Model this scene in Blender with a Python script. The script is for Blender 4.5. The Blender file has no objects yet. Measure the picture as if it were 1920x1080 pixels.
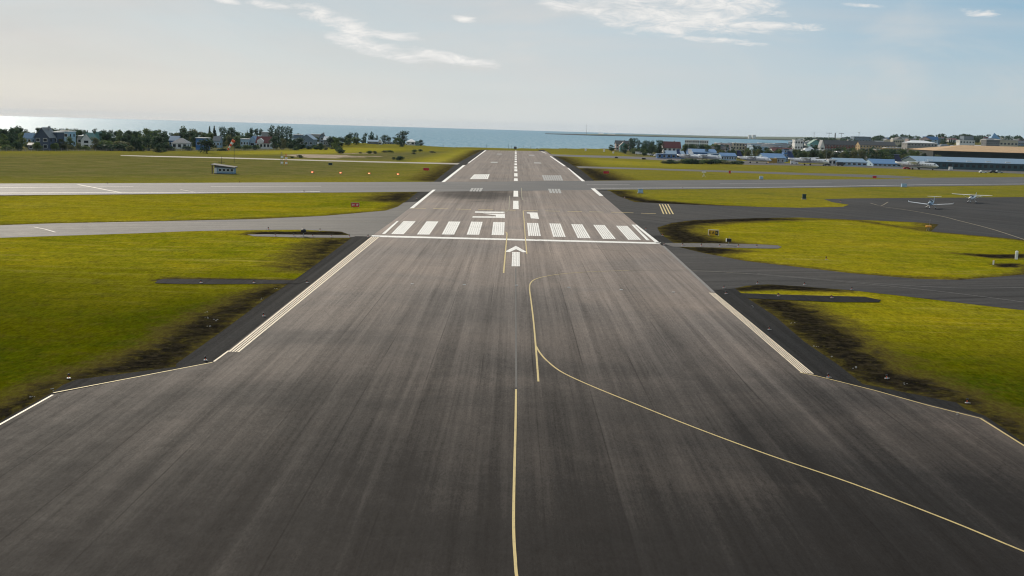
import bpy, bmesh, math, random
import numpy as np
from mathutils import Vector, Matrix
from mathutils.geometry import tessellate_polygon
R = math.radians
S = bpy.context.scene
C = S.collection
random.seed(7)

# ------------------------------------------------------------------ camera
F, CAMH = 2350.0, 17.5            # focal length in photo pixels (1920 wide), eye height in metres
VPX, VPY, ROLL = 967.0, 240.0, 0.0285
v = Vector(((VPX-960)/F, (540-VPY)/F, -1)).normalized()
hz = Vector((1, -ROLL, 0))
n = hz.cross(v)
if n.y < 0: n = -n
Zc = (n - v*n.dot(v)).normalized(); Yc = v; Xc = Yc.cross(Zc)
ROT = Matrix((Xc, Yc, Zc))        # rows = world axes in camera space: world = ROT @ cam
cam_d = bpy.data.cameras.new('camera'); cam = bpy.data.objects.new('camera', cam_d); C.objects.link(cam)
cam_d.sensor_width = 36; cam_d.lens = F/1920*36; cam_d.clip_start = 0.5; cam_d.clip_end = 200000
cam.matrix_world = Matrix.Translation((0, 0, CAMH)) @ ROT.to_4x4()
S.camera = cam
S.cycles.filter_width = 1.15
S.render.resolution_x, S.render.resolution_y = 1024, 576

def ray(px, py):
    return ROT @ Vector(((px-960)/F, (540-py)/F, -1))
def G(px, py, z=0.0):             # where the sight line meets the ground
    d = ray(px, py); t = (z-CAMH)/d.z
    return (d.x*t, d.y*t)
def D(px, py, Y):                 # the point of a sight line at distance Y
    d = ray(px, py); t = Y/d.y
    return Vector((d.x*t, Y, CAMH+d.z*t))

# ------------------------------------------------------------------ world, sun, exposure
SUN_EL, SUN_AZ = 29.0, -29.0      # azimuth from +Y, negative = left
S.view_settings.view_transform = 'Standard'; S.view_settings.look = 'None'
S.view_settings.exposure = -0.15; S.view_settings.gamma = 1; S.view_settings.use_curve_mapping = False

class NT:
    """small helper to write shader maths"""
    def __init__(s, tree): s.t = tree; s.n = tree.nodes; s.l = tree.links
    def node(s, typ, **kw):
        q = s.n.new(typ)
        for k, val in kw.items():
            if k.startswith('i_'):
                q.inputs[k[2:].replace('_', ' ')].default_value = val
            else: setattr(q, k, val)
        return q
    def m(s, op, a, b=None, c=None, clamp=False):
        q = s.n.new('ShaderNodeMath'); q.operation = op; q.use_clamp = clamp
        for i, x in enumerate((a, b, c)):
            if x is None: continue
            if isinstance(x, (int, float)): q.inputs[i].default_value = x
            else: s.l.new(x, q.inputs[i])
        return q.outputs[0]
    def ss(s, x, a, b):           # smoothstep
        q = s.n.new('ShaderNodeMapRange'); q.interpolation_type = 'SMOOTHSTEP'
        s.l.new(x, q.inputs[0]); q.inputs[1].default_value = a; q.inputs[2].default_value = b
        return q.outputs[0]
    def mix(s, f, a, b, mode='MIX'):
        q = s.n.new('ShaderNodeMix'); q.data_type = 'RGBA'; q.blend_type = mode
        for sock, x in ((q.inputs[0], f), (q.inputs[6], a), (q.inputs[7], b)):
            if isinstance(x, (int, float)): sock.default_value = x
            elif isinstance(x, tuple): sock.default_value = (*x, 1) if len(x) == 3 else x
            else: s.l.new(x, sock)
        return q.outputs[2]
    def noise(s, vec, scale, detail=4, rough=0.55, dist=0.0, map=None):
        if map is not None:
            mp = s.n.new('ShaderNodeMapping'); mp.inputs['Scale'].default_value = map; s.l.new(vec, mp.inputs[0]); vec = mp.outputs[0]
        q = s.n.new('ShaderNodeTexNoise'); q.inputs['Scale'].default_value = scale; q.inputs['Detail'].default_value = detail
        q.inputs['Roughness'].default_value = rough; q.inputs['Distortion'].default_value = dist
        s.l.new(vec, q.inputs['Vector']); return q.outputs[0]

W = bpy.data.worlds.new("World"); S.world = W; W.use_nodes = True
w = NT(W.node_tree); w.n.clear()
sky = w.node('ShaderNodeTexSky', sky_type='NISHITA', sun_disc=False, sun_elevation=R(SUN_EL), sun_rotation=R(SUN_AZ),
             air_density=1.0, dust_density=0.6, ozone_density=1.0, altitude=0)
tc = w.node('ShaderNodeTexCoord'); sep = w.node('ShaderNodeSeparateXYZ'); w.l.new(tc.outputs['Generated'], sep.inputs[0])
sx, sy, sz = sep.outputs
az = w.m('DIVIDE', sx, w.m('MAXIMUM', sy, 0.05))          # tan(azimuth)
el = w.m('DIVIDE', sz, w.m('MAXIMUM', sy, 0.05))
cv = w.node('ShaderNodeCombineXYZ'); w.l.new(az, cv.inputs[0]); w.l.new(el, cv.inputs[1]); cvec = cv.outputs[0]
# broad thin veil of high cloud
veil_n = w.noise(cvec, 1.0, 5, 0.55, 0.8, map=(2.6, 13.0, 1))
streak = w.noise(cvec, 1.0, 4, 0.5, 0.4, map=(1.2, 30.0, 1))
low = w.ss(el, 0.10, 0.0); left = w.ss(az, 0.25, -0.5); right = w.ss(az, 0.02, 0.48)
vc = w.mix(left, (4.9, 5.6, 6.0), (5.1, 5.2, 5.1))             # high thin overcast, pale and almost neutral
vc = w.mix(w.m('MULTIPLY', right, w.ss(el, -0.03, 0.12)), vc, (1.7, 3.5, 5.0))
vc = w.mix(w.m('MULTIPLY', low, 0.8), vc, w.mix(right, w.mix(left, (6.3, 6.5, 6.4), (7.5, 6.95, 6.0)), (3.7, 4.9, 5.3)))
veil = w.m('MULTIPLY_ADD', w.m('SUBTRACT', veil_n, 0.5), 1.5, 0.74, clamp=True)
vc2 = w.mix(w.ss(streak, 0.35, 0.7), vc, (5.5, 5.4, 5.3)); vc = w.mix(0.5, vc, vc2); lay = w.noise(cvec, 1.0, 6, 0.6, 1.2, map=(4.0, 9.0, 1)); vc = w.mix(w.m('MULTIPLY', w.ss(lay, 0.40, 0.68), w.m('MULTIPLY', w.ss(el, 0.0, 0.05), 0.5)), vc, (6.5, 6.1, 5.7))
hz_ = w.mix(0.22, (2.9, 4.3, 5.5), sky.outputs[0])
col = w.mix(veil, hz_, vc)
# bright cumulus fragments: ellipses in the sky, broken up by noise
fine = w.noise(cvec, 1.0, 10, 0.72, 0.6, map=(34.0, 120.0, 1))
big = w.noise(cvec, 1.0, 5, 0.6, 0.4, map=(13.0, 52.0, 1))
def blob(px, py, rx, ry, slope=0.0):
    d = ray(px, py); a0, e0 = d.x/d.y, d.z/d.y
    da = w.m('SUBTRACT', az, a0)
    de = w.m('SUBTRACT', w.m('SUBTRACT', el, e0), w.m('MULTIPLY', da, -slope-ROLL))
    a = w.m('DIVIDE', da, rx/F); b = w.m('DIVIDE', de, ry/F)
    return w.m('SUBTRACT', 1.0, w.m('ADD', w.m('MULTIPLY', a, a), w.m('MULTIPLY', b, b)))
blobs = [(1250, 32, 175, 32, .03), (1130, 24, 110, 13, .12), (1410, 47, 120, 8, -.02), (1330, 10, 130, 22, 0), (1230, 52, 80, 10, .04),
         (640, 40, 80, 17, .26), (745, 68, 50, 8, .0), (700, 88, 90, 14, .18), (840, 108, 105, 10, .10),
         (500, 9, 45, 7, .05), (868, 34, 22, 6, .1), (1835, 24, 38, 8, .05), (1610, 10, 38, 5, 0), (1350, 76, 90, 7, .03),
         (430, 3, 30, 5, .1)]
tot = None
for b_ in blobs:
    x = w.m('MAXIMUM', blob(*b_), -3.0)
    tot = x if tot is None else w.m('MAXIMUM', tot, x)
shape = w.m('ADD', tot, w.m('ADD', w.m('MULTIPLY', w.m('SUBTRACT', fine, 0.5), 6.0), w.m('MULTIPLY', w.m('SUBTRACT', big, 0.5), 3.0)))
cl = w.ss(shape, -0.5, 1.3)
cl_col = w.mix(w.ss(shape, 0.5, 2.4), (6.9, 6.9, 6.8), (8.6, 8.4, 8.0))
col = w.mix(w.m('MULTIPLY', cl, 0.9), col, cl_col)
bg = w.node('ShaderNodeBackground'); bg.inputs[1].default_value = 0.127; w.l.new(col, bg.inputs[0])
wo = w.node('ShaderNodeOutputWorld'); w.l.new(bg.outputs[0], wo.inputs[0])

sd = bpy.data.lights.new('sun', 'SUN'); sd.energy = 5.0; sd.angle = R(0.6); sd.color = (1.0, 0.90, 0.76)
sun = bpy.data.objects.new('sun', sd); C.objects.link(sun)
sdir = Vector((math.sin(R(SUN_AZ))*math.cos(R(SUN_EL)), math.cos(R(SUN_AZ))*math.cos(R(SUN_EL)), math.sin(R(SUN_EL))))
sun.rotation_euler = sdir.to_track_quat('Z', 'Y').to_euler(); sun.location = (0, 0, 200)

# ------------------------------------------------------------------ tagging, mesh helpers
def tag(o, label=None, cat=None, group=None, kind=None):
    if label: o['label'] = label
    if cat: o['category'] = cat
    if group: o['group'] = group
    if kind: o['kind'] = kind
    return o
def empty(name, loc, rz=0, label=None, cat=None, group=None):
    o = bpy.data.objects.new(name, None); C.objects.link(o); o.empty_display_size = 0.5
    o.location = loc; o.rotation_euler = (0, 0, rz)
    return tag(o, label, cat, group)
class MB:
    def __init__(s): s.v = []; s.f = []
    def add(s, vs, fs):
        b = len(s.v); s.v += [tuple(p) for p in vs]; s.f += [tuple(i+b for i in f) for f in fs]; return s
    def box(s, c, d, rz=0):
        x, y, z = d[0]/2, d[1]/2, d[2]/2; cr, sr = math.cos(rz), math.sin(rz)
        vs = [(c[0]+a*cr-b*sr, c[1]+a*sr+b*cr, c[2]+e) for e in (-z, z) for a, b in ((-x, -y), (x, -y), (x, y), (-x, y))]
        return s.add(vs, [(3, 2, 1, 0), (4, 5, 6, 7), (0, 1, 5, 4), (1, 2, 6, 5), (2, 3, 7, 6), (3, 0, 4, 7)])
    def tube(s, p, q, r0, r1=None, n=8):
        r1 = r0 if r1 is None else r1; p = Vector(p); q = Vector(q); d = (q-p).normalized()
        a = d.orthogonal().normalized(); b = d.cross(a)
        vs = [p+(a*math.cos(t)+b*math.sin(t))*r0 for t in [2*math.pi*i/n for i in range(n)]] + \
             [q+(a*math.cos(t)+b*math.sin(t))*r1 for t in [2*math.pi*i/n for i in range(n)]]
        return s.add(vs, [(i, (i+1) % n, n+(i+1) % n, n+i) for i in range(n)] + [tuple(range(n-1, -1, -1)), tuple(range(n, 2*n))])
    def loft(s, rings, cap=True):
        n = len(rings[0]); vs = [p for r in rings for p in r]
        fs = [(k*n+i, k*n+(i+1) % n, (k+1)*n+(i+1) % n, (k+1)*n+i) for k in range(len(rings)-1) for i in range(n)]
        if cap: fs += [tuple(range(n-1, -1, -1)), tuple(range((len(rings)-1)*n, len(rings)*n))]
        return s.add(vs, fs)
    def prism(s, poly, z0, z1):   # vertical prism of a ground polygon
        n = len(poly); return s.loft([[(x, y, z0) for x, y in poly], [(x, y, z1) for x, y in poly]])
    def ext(s, prof, axis, a, b): # profile (u,z) swept along axis from a to b
        mk = (lambda u, z, t: (u, t, z)) if axis == 'y' else (lambda u, z, t: (t, u, z))
        return s.loft([[mk(u, z, a) for u, z in prof], [mk(u, z, b) for u, z in prof]])
    def build(s, name, mat, parent=None, smooth=False):
        me = bpy.data.meshes.new(name); me.from_pydata(s.v, [], s.f); me.update()
        bm = bmesh.new(); bm.from_mesh(me); bmesh.ops.recalc_face_normals(bm, faces=bm.faces); bm.to_mesh(me); bm.free()
        if smooth: me.polygons.foreach_set('use_smooth', [True]*len(me.polygons))
        o = bpy.data.objects.new(name, me); C.objects.link(o); me.materials.append(mat)
        if parent: o.parent = parent
        return o
def sheet(name, poly, z, mat, parent=None):     # flat polygon lying on the ground
    me = bpy.data.meshes.new(name); bm = bmesh.new()
    vs = [bm.verts.new((x, y, z)) for x, y in poly]
    for t in tessellate_polygon([[Vector((x, y, 0)) for x, y in poly]]):
        try: bm.faces.new([vs[i] for i in t])
        except ValueError: pass
    bmesh.ops.recalc_face_normals(bm, faces=bm.faces)
    for q in bm.faces:
        if q.normal.z < 0: q.normal_flip()
    bm.to_mesh(me); bm.free(); me.materials.append(mat)
    o = bpy.data.objects.new(name, me); C.objects.link(o)
    if parent: o.parent = parent
    return o
def P(*pts): return [G(*p) for p in pts]
def sheets(name, polys, z, mat, parent=None):
    m = MB()
    for p in polys: m.add([(x, y, z) for x, y in p], [tuple(range(len(p)))])
    o = m.build(name, mat, parent)
    for q in o.data.polygons:
        if q.normal.z < 0: q.flip()
    return o
def ribbon(pts, wd):
    pts = [Vector(p) for p in pts]; L = []; Rr = []
    for i, p in enumerate(pts):
        a = pts[max(i-1, 0)]; b = pts[min(i+1, len(pts)-1)]; d = (b-a).normalized(); nn = Vector((-d.y, d.x))
        L.append(p+nn*wd/2); Rr.append(p-nn*wd/2)
    return [[tuple(L[i]), tuple(L[i+1]), tuple(Rr[i+1]), tuple(Rr[i])] for i in range(len(pts)-1)]
def smooth_path(pts, k=5):        # Catmull-Rom through the points
    p = [Vector(pts[0])*2-Vector(pts[1])] + [Vector(q) for q in pts] + [Vector(pts[-1])*2-Vector(pts[-2])]; out = []
    for i in range(1, len(p)-2):
        for j in range(k):
            t = j/k; a, b, c, d = p[i-1:i+3]
            out.append(0.5*((2*b)+(c-a)*t+(2*a-5*b+4*c-d)*t*t+(3*b-a-3*c+d)*t**3))
    return out+[p[-2]]
def line(name, px, wd, mat, z, parent, curve=False, dash=None):
    pts = [Vector(G(*p)) for p in px]
    if curve: pts = smooth_path(pts)
    if dash:
        out = []; on, off = dash
        a, b = pts[0], pts[-1]; Ln = (b-a).length; t = 0; d = (b-a)/Ln
        while t < Ln: out += ribbon([a+d*t, a+d*min(t+on, Ln)], wd); t += on+off
        return sheets(name, out, z, mat, parent)
    return sheets(name, ribbon(pts, wd), z, mat, parent)

# ------------------------------------------------------------------ materials
def mat(name, col, rough=0.7, spec=0.3, metal=0.0, var=0.12, vs=2.0, emit=None, coat=0):
    m = bpy.data.materials.new(name); m.use_nodes = True; t = NT(m.node_tree); b = t.n['Principled BSDF']
    tcx = t.node('ShaderNodeTexCoord'); nz = t.noise(tcx.outputs['Object'], vs, 5)
    k = t.ss(nz, 0.25, 0.75)
    c = t.mix(k, tuple(x*(1-var) for x in col), tuple(min(1, x*(1+var)) for x in col)); t.l.new(c, b.inputs['Base Color'])
    b.inputs['Roughness'].default_value = rough; b.inputs['Specular IOR Level'].default_value = spec; b.inputs['Metallic'].default_value = metal
    if coat: b.inputs['Coat Weight'].default_value = coat
    if emit: b.inputs['Emission Color'].default_value = (*emit[0], 1); b.inputs['Emission Strength'].default_value = emit[1]
    return m
def asphalt(name, col, rot=0.0, rough=0.62, spec=0.45, streak=0.5, seams=3.75, patches=(), warm=(1, 1, 1), tone=None):
    m = bpy.data.materials.new(name); m.use_nodes = True; t = NT(m.node_tree); b = t.n['Principled BSDF']
    g = t.node('ShaderNodeNewGeometry'); mp = t.node('ShaderNodeMapping'); mp.inputs['Rotation'].default_value = (0, 0, rot)
    t.l.new(g.outputs['Position'], mp.inputs[0]); P0 = mp.outputs[0]
    sp = t.node('ShaderNodeSeparateXYZ'); t.l.new(P0, sp.inputs[0]); X, Y = sp.outputs[0], sp.outputs[1]
    s1 = t.noise(P0, 1, 6, 0.62, 0.3, map=(0.55, 0.012, 1))     # wheel-track streaks
    s2 = t.noise(P0, 1, 5, 0.7, 0.15, map=(2.2, 0.022, 1))
    s3 = t.noise(P0, 1, 3, 0.6, 0.1, map=(7.0, 0.05, 1))
    b1 = t.noise(P0, 0.045, 5, 0.6, 0.5)                        # broad weathering
    b2 = t.noise(P0, 0.5, 6, 0.65)
    fine = t.noise(P0, 1, 3, 0.85, map=(9.0, 2.6, 1)); grit = t.noise(P0, 1, 2, 0.8, map=(3.2, 0.8, 1))
    k = t.m('ADD', t.m('MULTIPLY', t.m('SUBTRACT', s1, .5), 1.3*streak), t.m('ADD', t.m('MULTIPLY', t.m('SUBTRACT', s2, .5), 1.3*streak), t.m('MULTIPLY', t.m('SUBTRACT', s3, .5), 0.8*streak)))
    k = t.m('ADD', k, t.m('MULTIPLY', t.m('SUBTRACT', b1, .5), 0.55)); k = t.m('ADD', k, t.m('MULTIPLY', t.m('SUBTRACT', b2, .5), 0.35))
    k = t.m('ADD', k, t.m('ADD', t.m('MULTIPLY', t.m('SUBTRACT', fine, .5), 1.5), t.m('MULTIPLY', t.m('SUBTRACT', grit, .5), 0.7))); k = t.m('ADD', k, 1.0)
    tr = t.noise(P0, 1, 2, 0.5, 0.12, map=(1.15, 0.0045, 1)); tr2 = t.noise(P0, 1, 2, 0.5, 0.12, map=(2.9, 0.008, 1))
    k = t.m('ADD', k, t.m('MULTIPLY', t.m('SUBTRACT', t.ss(tr, .45, .36), t.ss(tr, .55, .66)), .15*streak/.75))
    k = t.m('ADD', k, t.m('MULTIPLY', t.m('SUBTRACT', t.ss(tr2, .42, .34), t.ss(tr2, .58, .68)), .13*streak/.75))
    # paving joints between lanes: thin, broken
    if seams:
        wob = t.noise(P0, 0.05, 2); xs = t.m('ADD', t.m('DIVIDE', X, seams), t.m('MULTIPLY', wob, 0.05))
        fr = t.m('ABSOLUTE', t.m('SUBTRACT', t.m('FRACT', xs), 0.5))
        brk = t.ss(t.noise(P0, 1, 4, 0.6, map=(0.3, 0.03, 1)), 0.42, 0.6)
        jn = t.m('MULTIPLY', t.ss(fr, 0.018, 0.004), brk)
        k = t.m('MULTIPLY', k, t.m('SUBTRACT', 1.0, t.m('MULTIPLY', jn, 0.45)))
        # each lane was laid with its own tone
        fl = t.m('FLOOR', t.m('ADD', xs, 0.5)); wn = t.node('ShaderNodeTexWhiteNoise', noise_dimensions='1D'); t.l.new(fl, wn.inputs['W'])
        k = t.m('MULTIPLY', k, t.m('MULTIPLY_ADD', wn.outputs[0], 0.14, 0.93))
    vo = t.node('ShaderNodeTexVoronoi', feature='DISTANCE_TO_EDGE'); mpv = t.node('ShaderNodeMapping'); mpv.inputs['Scale'].default_value = (0.10, 0.022, 1)
    t.l.new(P0, mpv.inputs[0]); vm0 = t.node('ShaderNodeVectorMath', operation='ADD'); wv = t.node('ShaderNodeTexNoise'); wv.inputs['Scale'].default_value = .25; t.l.new(P0, wv.inputs['Vector'])
    t.l.new(mpv.outputs[0], vm0.inputs[0]); vs_ = t.node('ShaderNodeVectorMath', operation='SCALE'); vs_.inputs['Scale'].default_value = .35; t.l.new(wv.outputs[1], vs_.inputs[0]); t.l.new(vs_.outputs[0], vm0.inputs[1])
    t.l.new(vm0.outputs[0], vo.inputs['Vector']); vo.inputs['Scale'].default_value = 1.0
    crk = t.m('MULTIPLY', t.ss(vo.outputs['Distance'], 0.007, 0.002), t.ss(b1, 0.42, 0.58)); k = t.m('MULTIPLY', k, t.m('SUBTRACT', 1.0, t.m('MULTIPLY', crk, 0.16)))
    for (cx, cy, rx, ry, amt) in patches:
        a = t.m('DIVIDE', t.m('SUBTRACT', X, cx), rx); c = t.m('DIVIDE', t.m('SUBTRACT', Y, cy), ry)
        rr = t.m('ADD', t.m('MULTIPLY', a, a), t.m('MULTIPLY', c, c)); rr = t.m('ADD', rr, t.m('MULTIPLY', t.m('SUBTRACT', b1, .5), 1.4))
        k = t.m('MULTIPLY', k, t.m('SUBTRACT', 1.0, t.m('MULTIPLY', t.ss(rr, 1.3, 0.1), amt)))
    kspec = t.m('MINIMUM', t.m('MAXIMUM', t.m('MULTIPLY_ADD', t.m('SUBTRACT', k, 1.0), 0.95, 1.0), 0.3), 2.0)
    if tone:                      # near surfacing darker, with lens falloff painted into it; paler towards the threshold
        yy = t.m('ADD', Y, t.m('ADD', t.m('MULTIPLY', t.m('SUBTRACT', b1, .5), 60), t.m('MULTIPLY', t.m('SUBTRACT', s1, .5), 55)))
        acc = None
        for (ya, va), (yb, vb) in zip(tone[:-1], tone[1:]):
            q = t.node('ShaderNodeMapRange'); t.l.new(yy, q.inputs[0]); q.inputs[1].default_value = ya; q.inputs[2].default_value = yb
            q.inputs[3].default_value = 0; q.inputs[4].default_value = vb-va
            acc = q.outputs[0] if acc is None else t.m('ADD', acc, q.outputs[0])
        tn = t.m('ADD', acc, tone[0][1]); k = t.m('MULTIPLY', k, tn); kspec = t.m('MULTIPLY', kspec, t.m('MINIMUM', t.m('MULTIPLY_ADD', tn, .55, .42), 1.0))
    k = t.m('MAXIMUM', k, 0.12)
    hue = t.mix(t.ss(b1, 0.3, 0.7), tuple(a*x for a, x in zip(col, (1.0, 0.99, 0.98))), tuple(a*x for a, x in zip(col, (1.06, 0.98, 0.90))))
    vm = t.node('ShaderNodeVectorMath', operation='SCALE'); t.l.new(hue, vm.inputs[0]); t.l.new(k, vm.inputs['Scale']); t.l.new(vm.outputs[0], b.inputs['Base Color'])
    t.l.new(t.m('ADD', rough-0.1, t.m('MULTIPLY', b2, 0.2)), b.inputs['Roughness']); t.l.new(t.m('MULTIPLY', kspec, spec), b.inputs['Specular IOR Level'])
    bu = t.node('ShaderNodeBump'); bu.inputs['Strength'].default_value = 0.35; bu.inputs['Distance'].default_value = 0.03
    t.l.new(t.noise(P0, 14, 4, 0.8), bu.inputs['Height']); t.l.new(bu.outputs[0], b.inputs['Normal'])
    return m
def paint(name, col, wear=0.5, rough=0.6):
    m = bpy.data.materials.new(name); m.use_nodes = True; t = NT(m.node_tree); b = t.n['Principled BSDF']
    g = t.node('ShaderNodeNewGeometry'); P0 = g.outputs['Position']
    a = t.noise(P0, 1, 6, 0.7, map=(5, 0.7, 1)); c = t.noise(P0, 7, 4, 0.8)
    k = t.ss(t.m('ADD', t.m('MULTIPLY', a, 0.6), t.m('MULTIPLY', c, 0.4)), 0.60-0.25*wear, 0.66)
    k = t.m('MULTIPLY', k, wear); k = t.m('MAXIMUM', k, t.m('MULTIPLY', t.ss(t.noise(P0, 1, 5, 0.7, map=(1.6, 0.03, 1)), .52, .72), .42))
    t.l.new(t.mix(k, col, (0.085, 0.08, 0.076)), b.inputs['Base Color']); b.inputs['Roughness'].default_value = rough
    b.inputs['Specular IOR Level'].default_value = 0.3
    return m

RWY_W = 45
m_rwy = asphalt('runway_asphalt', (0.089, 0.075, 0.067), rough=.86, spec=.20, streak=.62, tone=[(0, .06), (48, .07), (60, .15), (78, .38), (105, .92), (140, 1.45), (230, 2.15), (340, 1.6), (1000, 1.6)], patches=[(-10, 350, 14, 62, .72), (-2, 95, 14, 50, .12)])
m_apron = asphalt('apron_asphalt', (0.027, 0.027, 0.028), rough=.9, spec=.10, rot=R(-30), streak=.8, seams=6)
m_should = asphalt('shoulder_asphalt', (0.017, 0.0174, 0.018), rough=.95, spec=.03, streak=.7, seams=0)
m_taxi = asphalt('taxiway_asphalt', (0.052, 0.049, 0.046), rough=.8, spec=.30, rot=R(62), streak=.7, seams=5)
m_taxiR = asphalt('taxiway_asphalt_dark', (0.032, 0.031, 0.031), rough=.9, spec=.12, rot=R(70), streak=.75, seams=5)
m_cross = asphalt('crossing_asphalt', (0.048, 0.048, 0.051), rough=.76, spec=.34, rot=R(52), streak=.8, seams=5)
m_conc = asphalt('pad_concrete', (0.07, 0.066, 0.064), rough=.85, spec=.25, streak=.1, seams=0)
m_white = paint('white_paint', (0.78, 0.75, 0.70), .5)
m_whitef = paint('faded_white_paint', (0.40, 0.39, 0.37), .9)
m_ghost = paint('ghost_paint', (0.19, 0.17, 0.15), .9)
m_cream = paint('cream_paint', (0.66, 0.55, 0.40), .5)
m_yel = paint('yellow_paint', (0.50, 0.38, 0.15), .45)
m_yelf = paint('faded_yellow_paint', (0.26, 0.22, 0.13), .9)

def ground_mat():
    m = bpy.data.materials.new('grass_and_soil'); m.use_nodes = True; t = NT(m.node_tree); b = t.n['Principled BSDF']
    g = t.node('ShaderNodeNewGeometry'); P0 = g.outputs['Position']
    at = t.node('ShaderNodeAttribute', attribute_name='cover'); sp = t.node('ShaderNodeSeparateColor'); t.l.new(at.outputs['Color'], sp.inputs[0])
    soil, heath, gold = sp.outputs
    big = t.noise(P0, 0.018, 5, 0.6, 0.6); mid = t.noise(P0, 0.09, 5, 0.65, 0.6); fin = t.noise(P0, 0.9, 5, 0.75); tiny = t.noise(P0, 5, 4, 0.8)
    pat = t.noise(P0, 0.035, 6, 0.68, 1.2); row = t.noise(P0, 1, 4, 0.6, 0.3, map=(0.02, 0.22, 1))
    c = t.mix(t.ss(big, 0.32, 0.68), (0.215, 0.182, 0.009), (0.148, 0.150, 0.005))
    c = t.mix(t.m('MULTIPLY', t.ss(mid, 0.42, 0.72), 0.75), c, (0.27, 0.215, 0.006))
    c = t.mix(t.m('MULTIPLY', t.ss(pat, 0.50, 0.68), 0.85), c, (0.100, 0.120, 0.001))
    c = t.mix(t.m('MULTIPLY', t.ss(t.noise(P0, 0.3, 5, .7, .8), 0.55, 0.75), 0.5), c, (0.22, 0.145, 0.008))
    c = t.mix(t.m('MULTIPLY', t.ss(row, 0.45, 0.75), 0.55), c, (0.115, 0.115, 0.001))
    c = t.mix(t.m('MULTIPLY', t.ss(fin, 0.5, 0.8), 0.5), c, (0.085, 0.090, 0.001))
    c = t.mix(t.m('MULTIPLY', t.ss(tiny, 0.45, 0.8), 0.5), c, (0.26, 0.23, 0.008))
    hc = t.mix(t.ss(mid, 0.35, 0.65), (0.15, 0.125, 0.055), (0.075, 0.085, 0.028)); hc = t.mix(t.m('MULTIPLY', t.ss(fin, .45, .75), .5), hc, (0.05, 0.06, 0.022))
    mow = t.noise(P0, 1, 5, 0.7, 0.8, map=(0.07, 0.5, 1)); c = t.mix(t.m('MULTIPLY', t.ss(mow, .48, .72), .5), c, (0.33, 0.27, 0.055))
    lush_vignette = at.outputs['Alpha']
    lc = t.mix(t.ss(mid, .35, .65), (0.062, 0.064, 0.0008), (0.036, 0.052, 0.0015)); lc = t.mix(t.m('MULTIPLY', t.ss(fin, .42, .7), .7), lc, (0.085, 0.078, 0.002))  # near grass colours: greener, and dimmed to carry the painted lens falloff
    c = t.mix(t.ss(t.m('ADD', lush_vignette, t.m('MULTIPLY', t.m('SUBTRACT', big, .5), .6)), .15, .9), c, lc)
    sp1 = t.noise(P0, 1, 4, 0.85, map=(3.0, 0.9, 1)); sp2 = t.noise(P0, 1, 3, 0.8, map=(0.9, 0.22, 1))
    vk = t.m('ADD', t.m('MULTIPLY_ADD', t.m('SUBTRACT', sp1, .5), 2.2, 1.0), t.m('MULTIPLY', t.m('SUBTRACT', sp2, .5), 1.1)); vk = t.m('MAXIMUM', vk, .25)
    vg = t.node('ShaderNodeVectorMath', operation='SCALE'); t.l.new(c, vg.inputs[0]); t.l.new(vk, vg.inputs['Scale']); c = vg.outputs[0]
    c = t.mix(heath, c, hc)
    c = t.mix(gold, c, t.mix(t.ss(mid, .35, .65), (0.36, 0.30, 0.06), (0.24, 0.23, 0.03)))
    sn = t.m('ADD', t.m('MULTIPLY', t.noise(P0, 1, 8, 0.78, 0.5, map=(0.35, 0.28, 1)), 1.2), t.m('MULTIPLY', fin, 0.65))
    kk = t.m('ADD', soil, t.m('SUBTRACT', sn, 0.93)); k = t.ss(kk, 0.34, 0.68)
    c = t.mix(t.m('MULTIPLY', t.ss(kk, -0.06, 0.45), .88), c, t.mix(t.ss(sp1, .4, .6), (0.060, 0.042, 0.013), (0.085, 0.070, 0.016)))
    scol = t.mix(t.ss(fin, .4, .7), (0.0065, 0.0058, 0.005), (0.040, 0.032, 0.018))
    scol = t.mix(t.m('MULTIPLY', t.ss(t.noise(P0, 1.5, 5, .8), 0.56, 0.72), .8), scol, (0.10, 0.085, 0.008))
    c = t.mix(k, c, scol)
    t.l.new(c, b.inputs['Base Color']); b.inputs['Roughness'].default_value = 1.0; b.inputs['Specular IOR Level'].default_value = 0.0
    bu = t.node('ShaderNodeBump'); bu.inputs['Strength'].default_value = 0.7; bu.inputs['Distance'].default_value = 0.15
    t.l.new(t.m('ADD', fin, t.m('MULTIPLY', tiny, 0.5)), bu.inputs['Height']); t.l.new(bu.outputs[0], b.inputs['Normal'])
    return m
m_ground = ground_mat()

def water_mat():
    m = bpy.data.materials.new('sea_water'); m.use_nodes = True; t = NT(m.node_tree); b = t.n['Principled BSDF']
    g = t.node('ShaderNodeNewGeometry'); P0 = g.outputs['Position']
    b.inputs['Base Color'].default_value = (0.02, 0.16, 0.25, 1); b.inputs['Specular IOR Level'].default_value = 0.5
    b.inputs['IOR'].default_value = 1.33
    n1 = t.noise(P0, 1, 5, 0.75, 0.2, map=(0.16, 0.012, 1)); n2 = t.noise(P0, 0.006, 4, 0.6)
    gl = t.noise(P0, 1, 4, 0.9, 0.2, map=(0.10, 0.008, 1)); t.l.new(t.m('MULTIPLY_ADD', t.ss(gl, .35, .65), 0.18, 0.38), b.inputs['Roughness'])
    bu = t.node('ShaderNodeBump'); bu.inputs['Strength'].default_value = 1.0; bu.inputs['Distance'].default_value = 3.4
    t.l.new(t.m('ADD', n1, t.m('MULTIPLY', n2, 0.3)), bu.inputs['Height']); t.l.new(bu.outputs[0], b.inputs['Normal'])
    return m
m_water = water_mat()

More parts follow.
